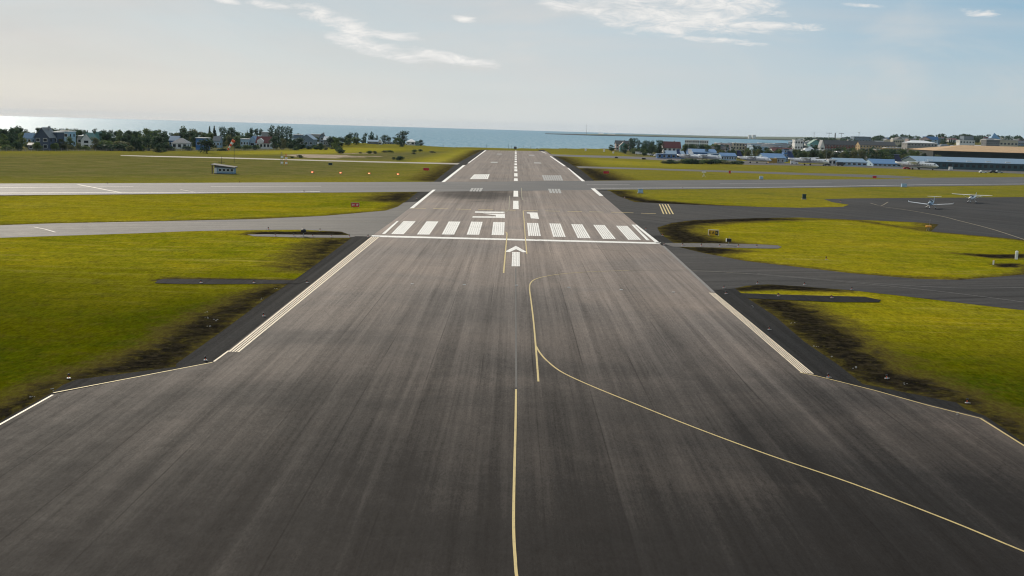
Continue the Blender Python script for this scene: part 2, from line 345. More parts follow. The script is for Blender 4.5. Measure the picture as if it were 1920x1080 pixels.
def leaf_mat(name, c0, c1, c2):
    m = bpy.data.materials.new(name); m.use_nodes = True; t = NT(m.node_tree); b = t.n['Principled BSDF']
    oi = t.node('ShaderNodeObjectInfo'); g = t.node('ShaderNodeNewGeometry')
    nz = t.noise(g.outputs['Position'], 0.6, 3, 0.6)
    c = t.mix(oi.outputs['Random'], c0, c1); c = t.mix(t.ss(nz, 0.4, 0.7), c, c2); t.l.new(c, b.inputs['Base Color'])
    b.inputs['Roughness'].default_value = 0.8; b.inputs['Specular IOR Level'].default_value = 0.15
    tr = t.node('ShaderNodeBsdfTranslucent'); t.l.new(c, tr.inputs[0]); ms = t.node('ShaderNodeMixShader'); ms.inputs[0].default_value = 0.35
    out = t.n['Material Output']; t.l.new(b.outputs[0], ms.inputs[1]); t.l.new(tr.outputs[0], ms.inputs[2]); t.l.new(ms.outputs[0], out.inputs[0])
    return m
m_leaf = leaf_mat('broad_foliage', (0.070, 0.110, 0.035), (0.10, 0.145, 0.045), (0.13, 0.16, 0.07))
m_dark = leaf_mat('conifer_foliage', (0.026, 0.055, 0.030), (0.040, 0.075, 0.038), (0.055, 0.090, 0.045))
m_olive = leaf_mat('olive_foliage', (0.10, 0.115, 0.05), (0.13, 0.14, 0.06), (0.14, 0.14, 0.075))
m_bark = mat('bark', (0.06, 0.05, 0.04), .9)
# ------------------------------------------------------------------ terrain
coast = [(-6000, 700), (-1500, 850), (-700, 960), (-330, 1060), (-190, 1160), (-88, 1170), (-70, 1085), (0, 1120), (110, 1290), (205, 1380),
         (262, 1480), (330, 1640), (480, 2180), (900, 3900), (1700, 7000), (3600, 14000)]
cx_ = np.array([c[0] for c in coast], float); cy_ = np.array([c[1] for c in coast], float)
def coastY(x): return np.interp(x, cx_, cy_)
SEA = -11.0
def smst(a, b, x): t = np.clip((x-a)/(b-a), 0, 1); return t*t*(3-2*t)
def terr(x, y):
    x = np.asarray(x, float); y = np.asarray(y, float)
    edge = coastY(x)-y
    hill = 15*smst(1000, 1900, y+0.15*(x-400))*smst(0.20, 0.36, x/np.maximum(y, 1)) + 6*smst(1800, 3500, y)*smst(0.22, 0.4, x/np.maximum(y, 1))
    mound = 2.2*smst(60, 0, np.hypot((x+150)/1.6, y-1000)) + 1.4*smst(35, 0, np.hypot((x+105)/2, y-1040))
    drop = -16*smst(18, -45, edge)
    return hill+mound+drop+0.0*x
def H(x, y): return float(terr(x, y))
def axis(fine0, fine1, step, lo, hi, g=1.09):
    a = list(np.arange(fine0, fine1+step/2, step)); s = step
    while a[-1] < hi: s *= g; a.append(a[-1]+s)
    s = step; b = [a[0]]
    while b[-1] > lo: s *= g; b.append(b[-1]-s)
    return np.array(b[1:][::-1]+a)
def pgrid(xs, ys, zf):
    X, Y = np.meshgrid(xs, ys); Z = zf(X, Y); nx, ny = len(xs), len(ys)
    V = np.stack([X, Y, Z], -1).reshape(-1, 3)
    i = np.arange(nx-1)[None, :]+np.arange(ny-1)[:, None]*nx
    Fc = np.stack([i, i+1, i+1+nx, i+nx], -1).reshape(-1, 4)
    return V, Fc
gx = axis(-105, 135, 1.6, -6000, 3800); gy = axis(60, 330, 1.8, -500, 16000, 1.035)
V, Fc = pgrid(gx, gy, terr)
me = bpy.data.meshes.new('ground'); me.vertices.add(len(V)); me.vertices.foreach_set('co', V.astype(np.float32).ravel())
me.loops.add(Fc.size); me.loops.foreach_set('vertex_index', Fc.astype(np.int32).ravel())
me.polygons.add(len(Fc)); me.polygons.foreach_set('loop_start', np.arange(0, Fc.size, 4, dtype=np.int32)); me.update(calc_edges=True)
me.polygons.foreach_set('use_smooth', [True]*len(Fc))
def sdist(poly):                  # signed distance to polygon, negative inside, over all vertices
    Px, Py = V[:, 0], V[:, 1]; d = np.full(len(V), 1e18); ins = np.zeros(len(V), bool); n_ = len(poly)
    for i in range(n_):
        ax, ay = poly[i]; bx, by = poly[(i+1) % n_]; ex, ey = bx-ax, by-ay
        t = np.clip(((Px-ax)*ex+(Py-ay)*ey)/(ex*ex+ey*ey+1e-9), 0, 1)
        d = np.minimum(d, (Px-ax-ex*t)**2+(Py-ay-ey*t)**2)
        c = ((ay > Py) != (by > Py)) & (Px < (bx-ax)*(Py-ay)/((by-ay) if by != ay else 1e-9)+ax); ins ^= c
    return np.where(ins, -np.sqrt(d), np.sqrt(d))
def region(px, soft): return np.clip(0.5-sdist(P(*px))/(2*soft), 0, 1)
soil_polys = [
 ([(-150, 830), (0, 770), (60, 735), (140, 700), (235, 672), (300, 643), (340, 615), (380, 592), (425, 572), (470, 550), (525, 533), (552, 527), (515, 552), (497, 561), (422, 617), (331, 682), (330, 688), (143, 712), (98, 737), (0, 795), (-150, 870)], 3.0),
 ([(570, 480), (590, 462), (615, 449), (662, 447), (655, 449), (595, 494), (560, 505)], 6.0),
 ([(462, 440), (480, 435), (640, 434), (662, 441)], 2.0),
 ([(285, 526), (310, 522), (560, 524), (555, 526), (305, 526)], 1.0),
 ([(1403, 560), (1453, 593), (1507, 640), (1570, 683), (1617, 720), (1793, 755), (1847, 780), (1960, 860), (1960, 815), (1860, 770), (1790, 735), (1740, 712), (1690, 705), (1650, 670), (1620, 648), (1570, 610), (1535, 588), (1490, 567), (1440, 560)], 3.5),
 ([(1377, 540), (1440, 533), (1520, 538), (1600, 547), (1560, 546), (1450, 543), (1385, 546)], 1.5),
 ([(1232, 427), (1240, 440), (1262, 455), (1400, 458), (1335, 450), (1310, 440), (1285, 432), (1300, 422), (1360, 417), (1500, 411), (1420, 408), (1300, 413), (1260, 418)], 5.0),
 ([(1270, 463), (1320, 475), (1345, 476), (1390, 470), (1360, 466)], 3.0),
 ([(1143, 357), (1160, 369), (1200, 380), (1300, 385), (1420, 389), (1300, 382), (1215, 375), (1175, 366), (1175, 358)], 5.0),
 ([(1752, 419), (1745, 432), (1800, 437), (1845, 434), (1800, 424)], 6.0),
 ([(1780, 474), (1870, 478), (1925, 476), (1925, 484), (1870, 484)], 1.6), ([(1865, 495), (1905, 494), (1910, 500), (1875, 501)], 1.2),
 ([(1087, 317), (1113, 338), (1165, 338), (1135, 326), (1105, 314)], 10.0), ([(1040, 293), (1075, 313), (1090, 313), (1060, 296)], 14.0),
 ([(815, 340), (857, 306), (905, 281), (893, 282), (835, 316), (795, 338)], 9.0),
 ([(700, 375), (757, 379), (786, 360), (740, 363)], 8.0),
]
soil = np.zeros(len(V))
for p_, s_ in soil_polys: soil = np.maximum(soil, region(p_, s_))
soil = np.maximum(soil, 0.46*np.clip(1-np.abs(sdist(P((-700, 436), (0, 422), (100, 419), (370, 413.5), (607, 405), (723, 395), (757, 380), (786, 359), (440, 361.5), (0, 367), (-700, 381))))/3.5, 0, 1))
soil = np.maximum(soil, 0.5*np.clip(1-np.abs(sdist(P((1232, 427), (1260, 418), (1420, 409), (1600, 412), (1740, 433), (1880, 446), (2000, 460), (1920, 515), (1800, 525), (1600, 513), (1400, 490), (1275, 464))))/3.0, 0, 1))
heath = np.maximum(region([(-300, 288), (300, 285), (640, 300), (840, 306), (800, 336), (300, 340), (-300, 344)], 40)*0.80,
                   region([(300, 292), (560, 289), (640, 285), (860, 283), (905, 281), (800, 303), (600, 300)], 30)*0.95)
heath = np.maximum(heath, region([(-600, 284), (-600, 240), (300, 250), (640, 262), (640, 274), (520, 283), (300, 284)], 12)*1.0)
heath = np.maximum(heath, .95*smst(850, 900, V[:, 1])*(V[:, 0] > 85))
heath = np.maximum(heath, 0.4*smst(1050, 1300, V[:, 1])*(V[:, 0] > -60))
gold = np.maximum(region([(790, 303), (820, 296), (880, 281), (897, 281), (862, 303), (840, 304)], 12)*.8, region([(1040, 288), (1075, 298), (1250, 304), (1250, 312), (1110, 308)], 30)*.35)
gold = np.maximum(gold, region([(440, 285), (660, 277), (760, 279), (650, 288), (440, 289)], 12)*.45)
heath = np.maximum(heath, .38*smst(255, 420, V[:, 1]))
heath = np.clip(heath-gold, 0, 1)
lush_vignette = np.maximum(smst(190, 78, V[:, 1])*(V[:, 0] < 0), smst(150, 72, V[:, 1])*(V[:, 0] > 0))  # greener near grass, with vignette darkening painted into its colour
colr = np.stack([soil, heath, gold, lush_vignette], -1).astype(np.float32)
ca = me.color_attributes.new('cover', 'FLOAT_COLOR', 'POINT'); ca.data.foreach_set('color', colr.ravel())
me.materials.append(m_ground)
ground = bpy.data.objects.new('ground', me); C.objects.link(ground); tag(ground, kind='structure')

# sea: the near sheet falls away at the real horizon distance for this eye height
mb = MB(); N = 128
mb.add([(16800*math.cos(2*math.pi*i/N), 16800*math.sin(2*math.pi*i/N), SEA) for i in range(N)], [tuple(range(N))])
sea = mb.build('sea', m_water); tag(sea, kind='structure')

# far low headland across the bay
m_head = mat('headland_grass', (0.085, 0.10, 0.05), .95, .05, var=.35, vs=.004)
m_rock = mat('shore_rock', (0.035, 0.035, 0.035), .95, .05)
def G2(px, py, z): return G(px, py, z)
hp = [(1022, 251.2), (1100, 254), (1200, 256), (1300, 258.3), (1400, 261), (1500, 264), (1700, 270), (2100, 281)]
near = [G2(x, y, SEA) for x, y in hp]
dep = [120, 900, 2400, 3800, 5500, 7500, 8500, 9000]
rings = []
for i, (x, y) in enumerate(near):
    k = (y+dep[i])/y; h = [2.2, 3.5, 4.5, 5, 6, 14, 22, 26][i]
    rings.append([(x, y, SEA-2), (x, y+5, SEA+h*.55), (x*(1+(k-1)*.2), y+dep[i]*.2, SEA+h), (x*k, y*k, SEA+h*1.4), (x*k, y*k+5, SEA-2)])
hd = MB().loft(rings).build('headland', m_head, smooth=False); tag(hd, kind='structure')
sh = MB()
for i in range(len(near)-1):
    a, b = near[i], near[i+1]; sh.add([(a[0], a[1]-15, SEA-1), (b[0], b[1]-15, SEA-1), (b[0], b[1]-6, SEA+4.6), (a[0], a[1]-6, SEA+3.4)], [(0, 1, 2, 3)])
    sh.add([(a[0], a[1]-6, SEA+3.4), (b[0], b[1]-6, SEA+4.6), (b[0], b[1]+8, SEA-1), (a[0], a[1]+8, SEA-1)], [(0, 1, 2, 3)])
tag(sh.build('rocky_shore', m_rock), kind='structure')
# rocks along the near coast
rk = MB(); rnd = random.Random(3)
for i in range(420):
    x = rnd.uniform(-240, 330); y = float(coastY(x))-rnd.uniform(-10, 9); s_ = rnd.uniform(.4, 1.5); z = H(x, y)
    rk.loft([[(x+s_*rr*math.cos(a+.5*q)*rnd.uniform(.8, 1.2), y+s_*rr*math.sin(a+.5*q), z+zz*s_) for a in [k*math.pi/3 for k in range(6)]] for q, (rr, zz) in enumerate(((1, -.3), (.95, .3), (.4, .75)))])
tag(rk.build('shore_rocks', m_rock), 'dark boulders piled along the shoreline', 'rocks', kind='stuff')

# ------------------------------------------------------------------ pavements
def struct(o): return tag(o, kind='structure')
Z0, Z1, Z2, Z3, ZP = 0.010, 0.018, 0.026, 0.034, 0.046
# shoulders (lowest)
shl = struct(sheet('shoulder', P((663, 441), (655, 449), (595, 494), (573, 510), (552, 525), (497, 561), (422, 617), (331, 682), (330, 688), (143, 712), (118, 722), (98, 736), (0, 790), (-400, 1010), (-300, 1040), (0, 880), (110, 790), (410, 700), (720, 452), (770, 420)), Z0, m_should))
shr = struct(sheet('shoulder', P((1200, 410), (1232, 427), (1240, 440), (1262, 455), (1275, 464), (1320, 500), (1377, 540), (1403, 560), (1453, 593), (1507, 640), (1570, 683), (1617, 720), (1793, 755), (1810, 767), (1847, 780), (1920, 830), (2350, 1090), (2000, 1080), (1840, 830), (1500, 720), (1220, 460)), Z0, m_should))
struct(sheet('shoulder', P((905, 281), (857, 306), (813, 341), (786, 358), (758, 380), (800, 382), (900, 300), (915, 281)), Z0, m_should))
struct(sheet('shoulder', P((1020, 281), (1023, 283), (1087, 317), (1113, 338), (1138, 356), (1155, 368), (1180, 378), (1130, 385), (1040, 300), (1008, 281)), Z0, m_should))
# taxiways
struct(sheet('taxiway', P((-500, 432), (0, 422.5), (100, 419), (250, 416), (370, 413.5), (480, 411), (607, 405), (657, 400.8), (723, 395), (745, 388), (757, 380), (830, 375), (780, 445), (663, 443), (640, 434.5), (563, 431), (440, 432), (345, 434), (275, 437), (0, 446), (-500, 462)), Z1, m_taxi))
struct(sheet('apron', P((1060, 360), (1113, 357), (1143, 358), (1160, 368), (1190, 379), (1300, 384), (1420, 388), (1500, 389.5), (1580, 388), (1592, 384), (1560, 379), (1545, 373.5), (1600, 372), (1920, 369.5), (2300, 368), (2300, 490), (1920, 450), (1880, 446), (1800, 439), (1745, 434), (1760, 421), (1720, 417), (1600, 412), (1500, 408), (1420, 409), (1300, 413), (1260, 418), (1232, 427), (1240, 442), (1130, 442)), Z1, m_apron))
struct(sheet('taxiway', P((1180, 464), (1262, 460), (1275, 464), (1320, 475), (1400, 490), (1480, 499), (1600, 513), (1720, 523), (1800, 525), (1920, 515), (2300, 480), (2300, 640), (1920, 582), (1800, 568), (1700, 556), (1600, 545), (1500, 537), (1440, 533.5), (1400, 536), (1377, 541), (1300, 548)), Z1, m_taxiR))
# far roads
struct(sheet('perimeter_road', P((226, 291), (300, 292.6), (420, 295), (600, 300), (700, 302.4), (800, 304.6), (862, 306), (858, 308.5), (800, 307), (700, 304.6), (600, 302), (420, 297), (300, 294.4), (226, 292)), Z1, mat('pale_road', (.24, .21, .17), .8)))
struct(sheet('taxiway', P((1015, 288.5), (1040, 289.5), (1140, 292), (1250, 295.5), (1400, 302), (1500, 307), (1700, 313), (2000, 323), (2000, 331), (1900, 325), (1700, 317.5), (1560, 311.5), (1400, 309), (1300, 303.5), (1200, 298.5), (1060, 293.5), (1030, 292.5)), Z1, m_taxi))
struct(sheet('access_road', P((1080, 311.5), (1200, 315), (1400, 321), (1500, 324), (1660, 328.5), (1730, 332), (1690, 335), (1600, 331.5), (1500, 328), (1400, 324.5), (1200, 318), (1085, 315)), Z1, m_taxi))
# sandy ground and stepping bare strips on the left
m_sand = mat('dry_sand', (.25, .19, .13), .9, .05, var=.3, vs=.15)
def rag(pts, amp, seed):
    r_ = random.Random(seed); out = []
    for i in range(len(pts)):
        a, b = Vector(pts[i]), Vector(pts[(i+1) % len(pts)])
        for k in range(6): q = a+(b-a)*k/6; out.append((q.x+r_.uniform(-amp, amp)*2, q.y+r_.uniform(-amp, amp)))
    return out
for i, pp in enumerate([[(535, 290), (560, 289), (640, 290.5), (668, 293), (640, 297), (560, 296)], [(640, 287.5), (700, 286.5), (690, 288), (640, 289)], [(660, 293), (705, 292.5), (690, 295), (640, 295)]]):
    struct(sheet('sand', rag(P(*pp), 3, i), 0.012+0.004*i+H(*G(*pp[0])), m_sand))
# crossing runway, above the taxiways, then the main runway on top
cross = struct(sheet('crossing_runway', P((-500, 350), (0, 344.3), (300, 343.3), (600, 341.8), (900, 340.8), (1150, 338.8), (1400, 337.2), (1700, 336), (1720, 333.5), (2300, 330), (2300, 345), (1920, 347.3), (1760, 349.3), (1620, 351), (1420, 353.3), (1300, 354.8), (1140, 356), (967, 358), (760, 360), (620, 361.3), (440, 362.3), (300, 364), (0, 366.5), (-500, 376)), Z3+.005, m_cross))
rwl = [(-100, -60)] + [(G(-400, 1015)[0], G(-400, 1015)[1])] + P((0, 795), (98, 740.5), (400, 679.5), (697.5, 442.5), (736, 415), (768, 390.7), (816, 356), (832, 341.5), (873, 310), (912.5, 281.7))
rwr = [(100, -60), (G(2350, 1120)[0], G(2350, 1120)[1])] + P((1920, 836), (1842, 784), (1530, 706.5), (1340, 550), (1237.5, 457.5), (1197, 424), (1131, 368), (1113, 354), (1096.7, 339.2), (1061, 311.7), (1024, 283.5))
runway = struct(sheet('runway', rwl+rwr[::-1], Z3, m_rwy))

# light-approach pads beside the runway
struct(sheet('light_pad', P((463, 440), (500, 439.6), (560, 440.5), (660, 441.5), (666, 444), (655, 446.3), (560, 445.6), (475, 443.4)), Z2+.02, m_conc))
struct(sheet('light_pad', P((290, 531.5), (296, 526), (308, 523.5), (400, 524), (576, 526.5), (560, 532.5), (400, 533.5), (330, 533)), Z2+.02, m_should))
struct(sheet('light_pad', P((1240, 456), (1330, 456.6), (1420, 458.5), (1458, 460.5), (1466, 463.5), (1458, 466.6), (1380, 465.5), (1262, 463)), Z2+.02, m_conc))
struct(sheet('light_pad', P((1385, 550), (1404, 551), (1500, 554), (1620, 557), (1652, 563), (1648, 567.5), (1560, 567), (1403, 560)), Z2+.02, m_should))

# ------------------------------------------------------------------ painted markings (parts of the runway)
def q3(l): return [(640+x/3, 340+y/3) for x, y in l]
def strips(tl, tr, br, bl, n_, gap):           # worn longitudinal paint strips of one bar
    out = []; A, B, Cc, Dd = [Vector(G(*p)) for p in (tl, tr, br, bl)]
    for i in range(n_):
        a = (i+(gap/2 if i else 0))/n_; b = (i+1-(gap/2 if i < n_-1 else 0))/n_
        out.append([tuple(A+(B-A)*a), tuple(A+(B-A)*b), tuple(Dd+(Cc-Dd)*b), tuple(Dd+(Cc-Dd)*a)])
    return out
keys = [((350, 418, 225), (280, 350, 298)), ((480, 546, 226), (425, 495, 300)), ((604, 670, 227), (565, 635, 300)), ((731, 795, 228), (705, 775, 301)), ((855, 919, 230), (845, 915, 303)),
        ((1045, 1107, 235), (1052, 1122, 308)), ((1170, 1232, 238), (1192, 1262, 313)), ((1293, 1355, 242), (1330, 1402, 320)), ((1417, 1480, 246), (1472, 1544, 325)), ((1545, 1608, 251), (1614, 1686, 330))]
for i, (a, b) in enumerate(keys):
    pts = q3([(a[0], a[2]), (a[1], a[2]+1), (b[1], b[2]+1), (b[0], b[2])])
    sheets('threshold_stripe', strips(*pts, 6, .10 if i < 5 else .20), ZP, m_white, runway)
sheets('threshold_bar', [P((697, 441.6), (1240, 455.2), (1236, 457.8), (697, 444.6))], ZP, m_white, runway)
sheets('edge_line', [P(*q3([(311, 225), (323, 225), (246, 297), (228, 297)]))], ZP, m_white, runway)
sheets('edge_line', [P(*q3([(1632, 245), (1645, 245), (1735, 333), (1717, 333)])), P(*q3([(1648, 245), (1662, 245), (1795, 350), (1772, 350)]))], ZP, m_white, runway)
sheets('edge_line', strips((697.5, 443.5), (712.5, 443.9), (448.5, 661), (427.5, 660.5), 4, .42), ZP, m_cream, runway)
sheets('edge_line', strips((1329, 549.5), (1341, 550), (1526, 702), (1502, 699.5), 5, .36), ZP, m_cream, runway)
line('edge_line', [(1243, 461), (1338, 549)], .4, m_ghost, ZP, runway)
sheets('edge_line', [P((811.5, 356), (817, 356), (775, 391), (768, 391))], ZP, m_white, runway)
sheets('edge_line', [P((868, 309.8), (873, 309.8), (834, 341.5), (827.5, 341.5))], ZP, m_white, runway)
sheets('edge_line', [P((909, 282), (912, 282), (879, 306.3), (876.5, 306.3))], ZP, m_white, runway)
sheets('edge_line', [P((1108, 353.6), (1115, 353.6), (1131.5, 367.6), (1124, 367.6))], ZP, m_white, runway)
sheets('edge_line', [P((1063.5, 315), (1066, 315), (1097, 340), (1091, 340))], ZP, m_white, runway)
sheets('edge_line', [P((1030.5, 293), (1033, 293), (1061, 311.6), (1057, 311.6))], ZP, m_white, runway)
line('edge_line', [(1015, 284.2), (1024, 287.6)], .9, m_white, ZP, runway)
line('end_line', [(915, 281.9), (1002, 284)], 1.2, m_whitef, ZP, runway)
# numbers 31
z8 = lambda l: [(820+x/7.385, 380+y/7.385) for x, y in l]
sheets('runway_number', [P(*z8([(525, 124), (930, 128), (935, 149), (519, 141)])), P(*z8([(622, 154), (935, 158), (935, 217), (806, 212), (812, 178)])), P(*z8([(490, 192), (806, 193), (806, 212), (484, 209)]))], ZP, m_white, runway)
sheets('runway_number', [P(*z8([(1238, 137), (1385, 140), (1408, 228), (1295, 221), (1280, 155), (1240, 150)]))], ZP, m_white, runway)
# arrow
sheets('displaced_threshold_arrow', strips(*[(960.6, 473), (974.3, 473.2), (974.6, 500), (959.2, 499.8)], 5, .14) +
    [P((967.4, 461.4), (988.5, 473.5), (980, 473.5), (967.6, 467.8)), P((967.4, 461.4), (967.6, 467.8), (956, 473), (945.5, 472.8))], ZP, m_white, runway)
# centre line dashes
for a, b in [(376.8, 392.3), (358, 369), (334.6, 339.6), (325, 331), (317.6, 321.4)]:
    wl = .62 if a > 350 else .62
    A, B = G(967.2, a), G(967.2, b); sheets('centre_line', [[(A[0]-wl, A[1]), (A[0]+wl, A[1]), (B[0]+wl, B[1]), (B[0]-wl, B[1])]], ZP, m_white, runway)
y0 = G(967, 316.2)[1]; x0 = G(967, 316)[0]; yend = G(967, 282.5)[1]
while y0 < yend:
    sheets('centre_line', [[(x0-.6, y0), (x0+.6, y0), (x0+.6, y0+30), (x0-.6, y0+30)]], ZP, m_white, runway); y0 += 50
# aiming points and touchdown bars
for pl in ([(889.5, 327), (918, 327), (914.5, 336), (881, 336)], [(1016, 328.6), (1051.5, 329), (1056, 338.8), (1020, 338.6)]):
    sheets('aiming_point', strips(*pl, 9, .2), ZP, m_whitef if pl[0][0] > 1000 else m_white, runway)
for pl in ([(884, 352.8), (905.5, 352.8), (902, 359.3), (880, 359)], [(1027.5, 354.2), (1049.7, 354.5), (1053, 362.6), (1031, 362.3)]):
    sheets('touchdown_marking', strips(*pl, 4, .25), ZP, m_whitef, runway)
for pl in ([(921, 303.4), (933.5, 303.6), (932.5, 305.6), (919.5, 305.4)], [(1001, 304.5), (1013.5, 304.9), (1015, 306.8), (1002, 306.5)], [(932.5, 288.3), (941.5, 288.4), (941, 289.6), (931.5, 289.4)], [(991.5, 290.3), (1001.5, 290.6), (1002.5, 291.8), (992, 291.5)]):
    sheets('touchdown_marking', [P(*pl)], ZP, m_whitef, runway)
m_ghost2 = paint('dull_paint', (0.21, 0.195, 0.17), .8)
# yellow guide lines
YW = .14
line('guide_line', [(945.5, 435.3), (949, 436.2), (950.6, 439), (950.2, 446), (948, 470), (944.2, 512.5)], YW+.04, m_yel, ZP+.004, runway, curve=True)
line('guide_line', [(980.8, 396), (982.6, 412), (984.5, 440), (987.8, 476.5)], YW+.02, m_yel, ZP+.004, runway)
line('guide_line', [(955.6, 367.5), (955.2, 380), (954, 392), (950.5, 396.5), (944, 399.5)], YW+.06, m_yelf, ZP+.004, runway, curve=True)
line('guide_line', [(977.6, 352.5), (978, 362), (979.2, 373), (984, 376), (1000, 379), (1040, 384)], YW+.1, m_yelf, ZP+.004, runway, curve=True)
line('guide_line', [(983.5, 416), (990, 411.5), (1003, 409.5), (1040, 406.5), (1080, 404)], YW, m_yelf, ZP+.004, runway, curve=True)
line('guide_line', [(985, 443), (1000, 448.5), (1040, 456.5), (1100, 464.5), (1160, 470.5), (1210, 475)], YW, m_yelf, ZP+.004, runway, curve=True)
line('guide_line', [(640, 415.5), (760, 418), (860, 423.5), (920, 430)], YW, m_yelf, ZP+.004, runway, curve=True)
line('guide_line', [(1009.5, 716.5), (1004.5, 650), (1000, 600), (996, 567), (993, 543), (994.5, 532), (1003, 524.5), (1022, 519), (1055, 514), (1110, 510), (1180, 507.7)], YW, m_yel, ZP+.004, runway, curve=True)
line('guide_line', [(1180, 507.7), (1250, 507), (1320, 508.8), (1400, 513.5)], YW, m_yelf, ZP+.005, runway, curve=True)
line('guide_line', [(1005, 650), (1012, 662), (1025, 677), (1052, 698), (1100, 721), (1180, 754), (1300, 802), (1440, 854), (1600, 909), (1780, 978), (1925, 1038), (2300, 1190)], YW, m_yel, ZP+.006, runway, curve=True)
line('centre_guide_line', [(967.5, 731), (966.5, 800), (964.5, 880), (963, 960), (963.5, 1010), (966, 1050), (969, 1085), (985, 1180)], YW-.01, m_yel, ZP+.004, runway, curve=True)
line('faint_centre_seam', [(967, 503), (967, 600), (968, 728)], .14, mat('seam', (.085, .08, .075), .9), ZP+.002, runway)
line('boundary_line', [(100, 737.6), (250, 709), (398, 680.5)], .15, m_yel, ZP, runway)
line('boundary_line', [(-200, 915), (0, 797), (99, 741.5)], .15, m_cream, ZP, runway)
line('boundary_line', [(401, 679), (429, 658.5)], .16, m_cream, ZP+.003, runway)
line('boundary_line', [(1500, 699.3), (1530, 705.5), (1640, 733), (1740, 761), (1838, 785.5)], .14, m_yel, ZP, runway)
line('boundary_line', [(1838, 785.5), (1925, 840), (2200, 1010)], .14, m_yel, ZP, runway)
line('dashed_boundary_line', [(770, 390.6), (1160, 398.6)], .75, m_yel, ZP+.003, runway, dash=(3.2, 1.6))
line('dashed_boundary_line', [(1160, 398.6), (1243, 401.6)], .75, m_yel, ZP+.003, runway, dash=(3.2, 1.6))
for k in range(4):
    line('holding_position_bar', [(1236.5+k*5.2, 383.2), (1244.5+k*5.9, 401.8)], .3, m_yel, ZP, runway)
m_dyel = paint('dull_yellow_paint', (0.20, 0.155, 0.075), .7)
# taxiway and apron lines
line('taxiway_line', [(1400, 513.5), (1500, 522), (1640, 534.5), (1780, 549), (1950, 571)], .15, m_ghost, ZP, None, curve=True)
line('taxiway_line', [(1420, 514), (1576, 527), (1700, 536), (1810, 540.8), (1930, 539.5)], .15, m_ghost, ZP+.003, None, curve=True)
line('apron_line', [(1632, 381), (1642, 384), (1651, 386.8), (1657, 384), (1665, 379)], .3, m_dyel, ZP, None)
line('apron_line', [(1655, 388), (1700, 394), (1762, 405), (1800, 414.5), (1860, 430), (1925, 451)], .35, m_dyel, ZP, None, curve=True)
line('taxiway_line', [(200, 418), (500, 417.4), (660, 416.6), (750, 417)], .2, m_yelf, ZP, None)
line('taxiway_line', [(63, 426), (84, 430), (104, 436)], .35, m_ghost2, ZP, None)
line('crossing_line', [(-300, 355.5), (0, 351.9), (250, 350.4)], .8, m_whitef, ZP, cross)
line('crossing_line', [(395, 350), (602, 349.4)], .9, m_whitef, ZP, cross)
line('crossing_line', [(1100, 346.4), (1180, 346)], .8, m_whitef, ZP, cross)
line('crossing_line', [(-300, 367.5), (0, 362.2), (300, 361.4), (560, 360), (600, 359.2)], .7, m_white, ZP, cross)
line('crossing_line', [(1108, 353.3), (1420, 351.8), (1560, 349.5), (1720, 346.7), (1980, 344.6)], .7, m_white, ZP, cross)
line('crossing_line', [(1350, 344.4), (1560, 343.2)], .8, m_whitef, ZP, cross)
line('yellow_turn_line', [(146, 346.4), (175, 351.5), (200, 356.5), (226, 361.3)], .9, m_ghost2, ZP+.004, cross)
line('yellow_turn_line', [(338, 355.6), (368, 361)], .5, m_ghost2, ZP+.004, cross)
for o in list(C.objects):
    if o.name.split('.')[0] in ('taxiway_line', 'apron_line'): struct(o)
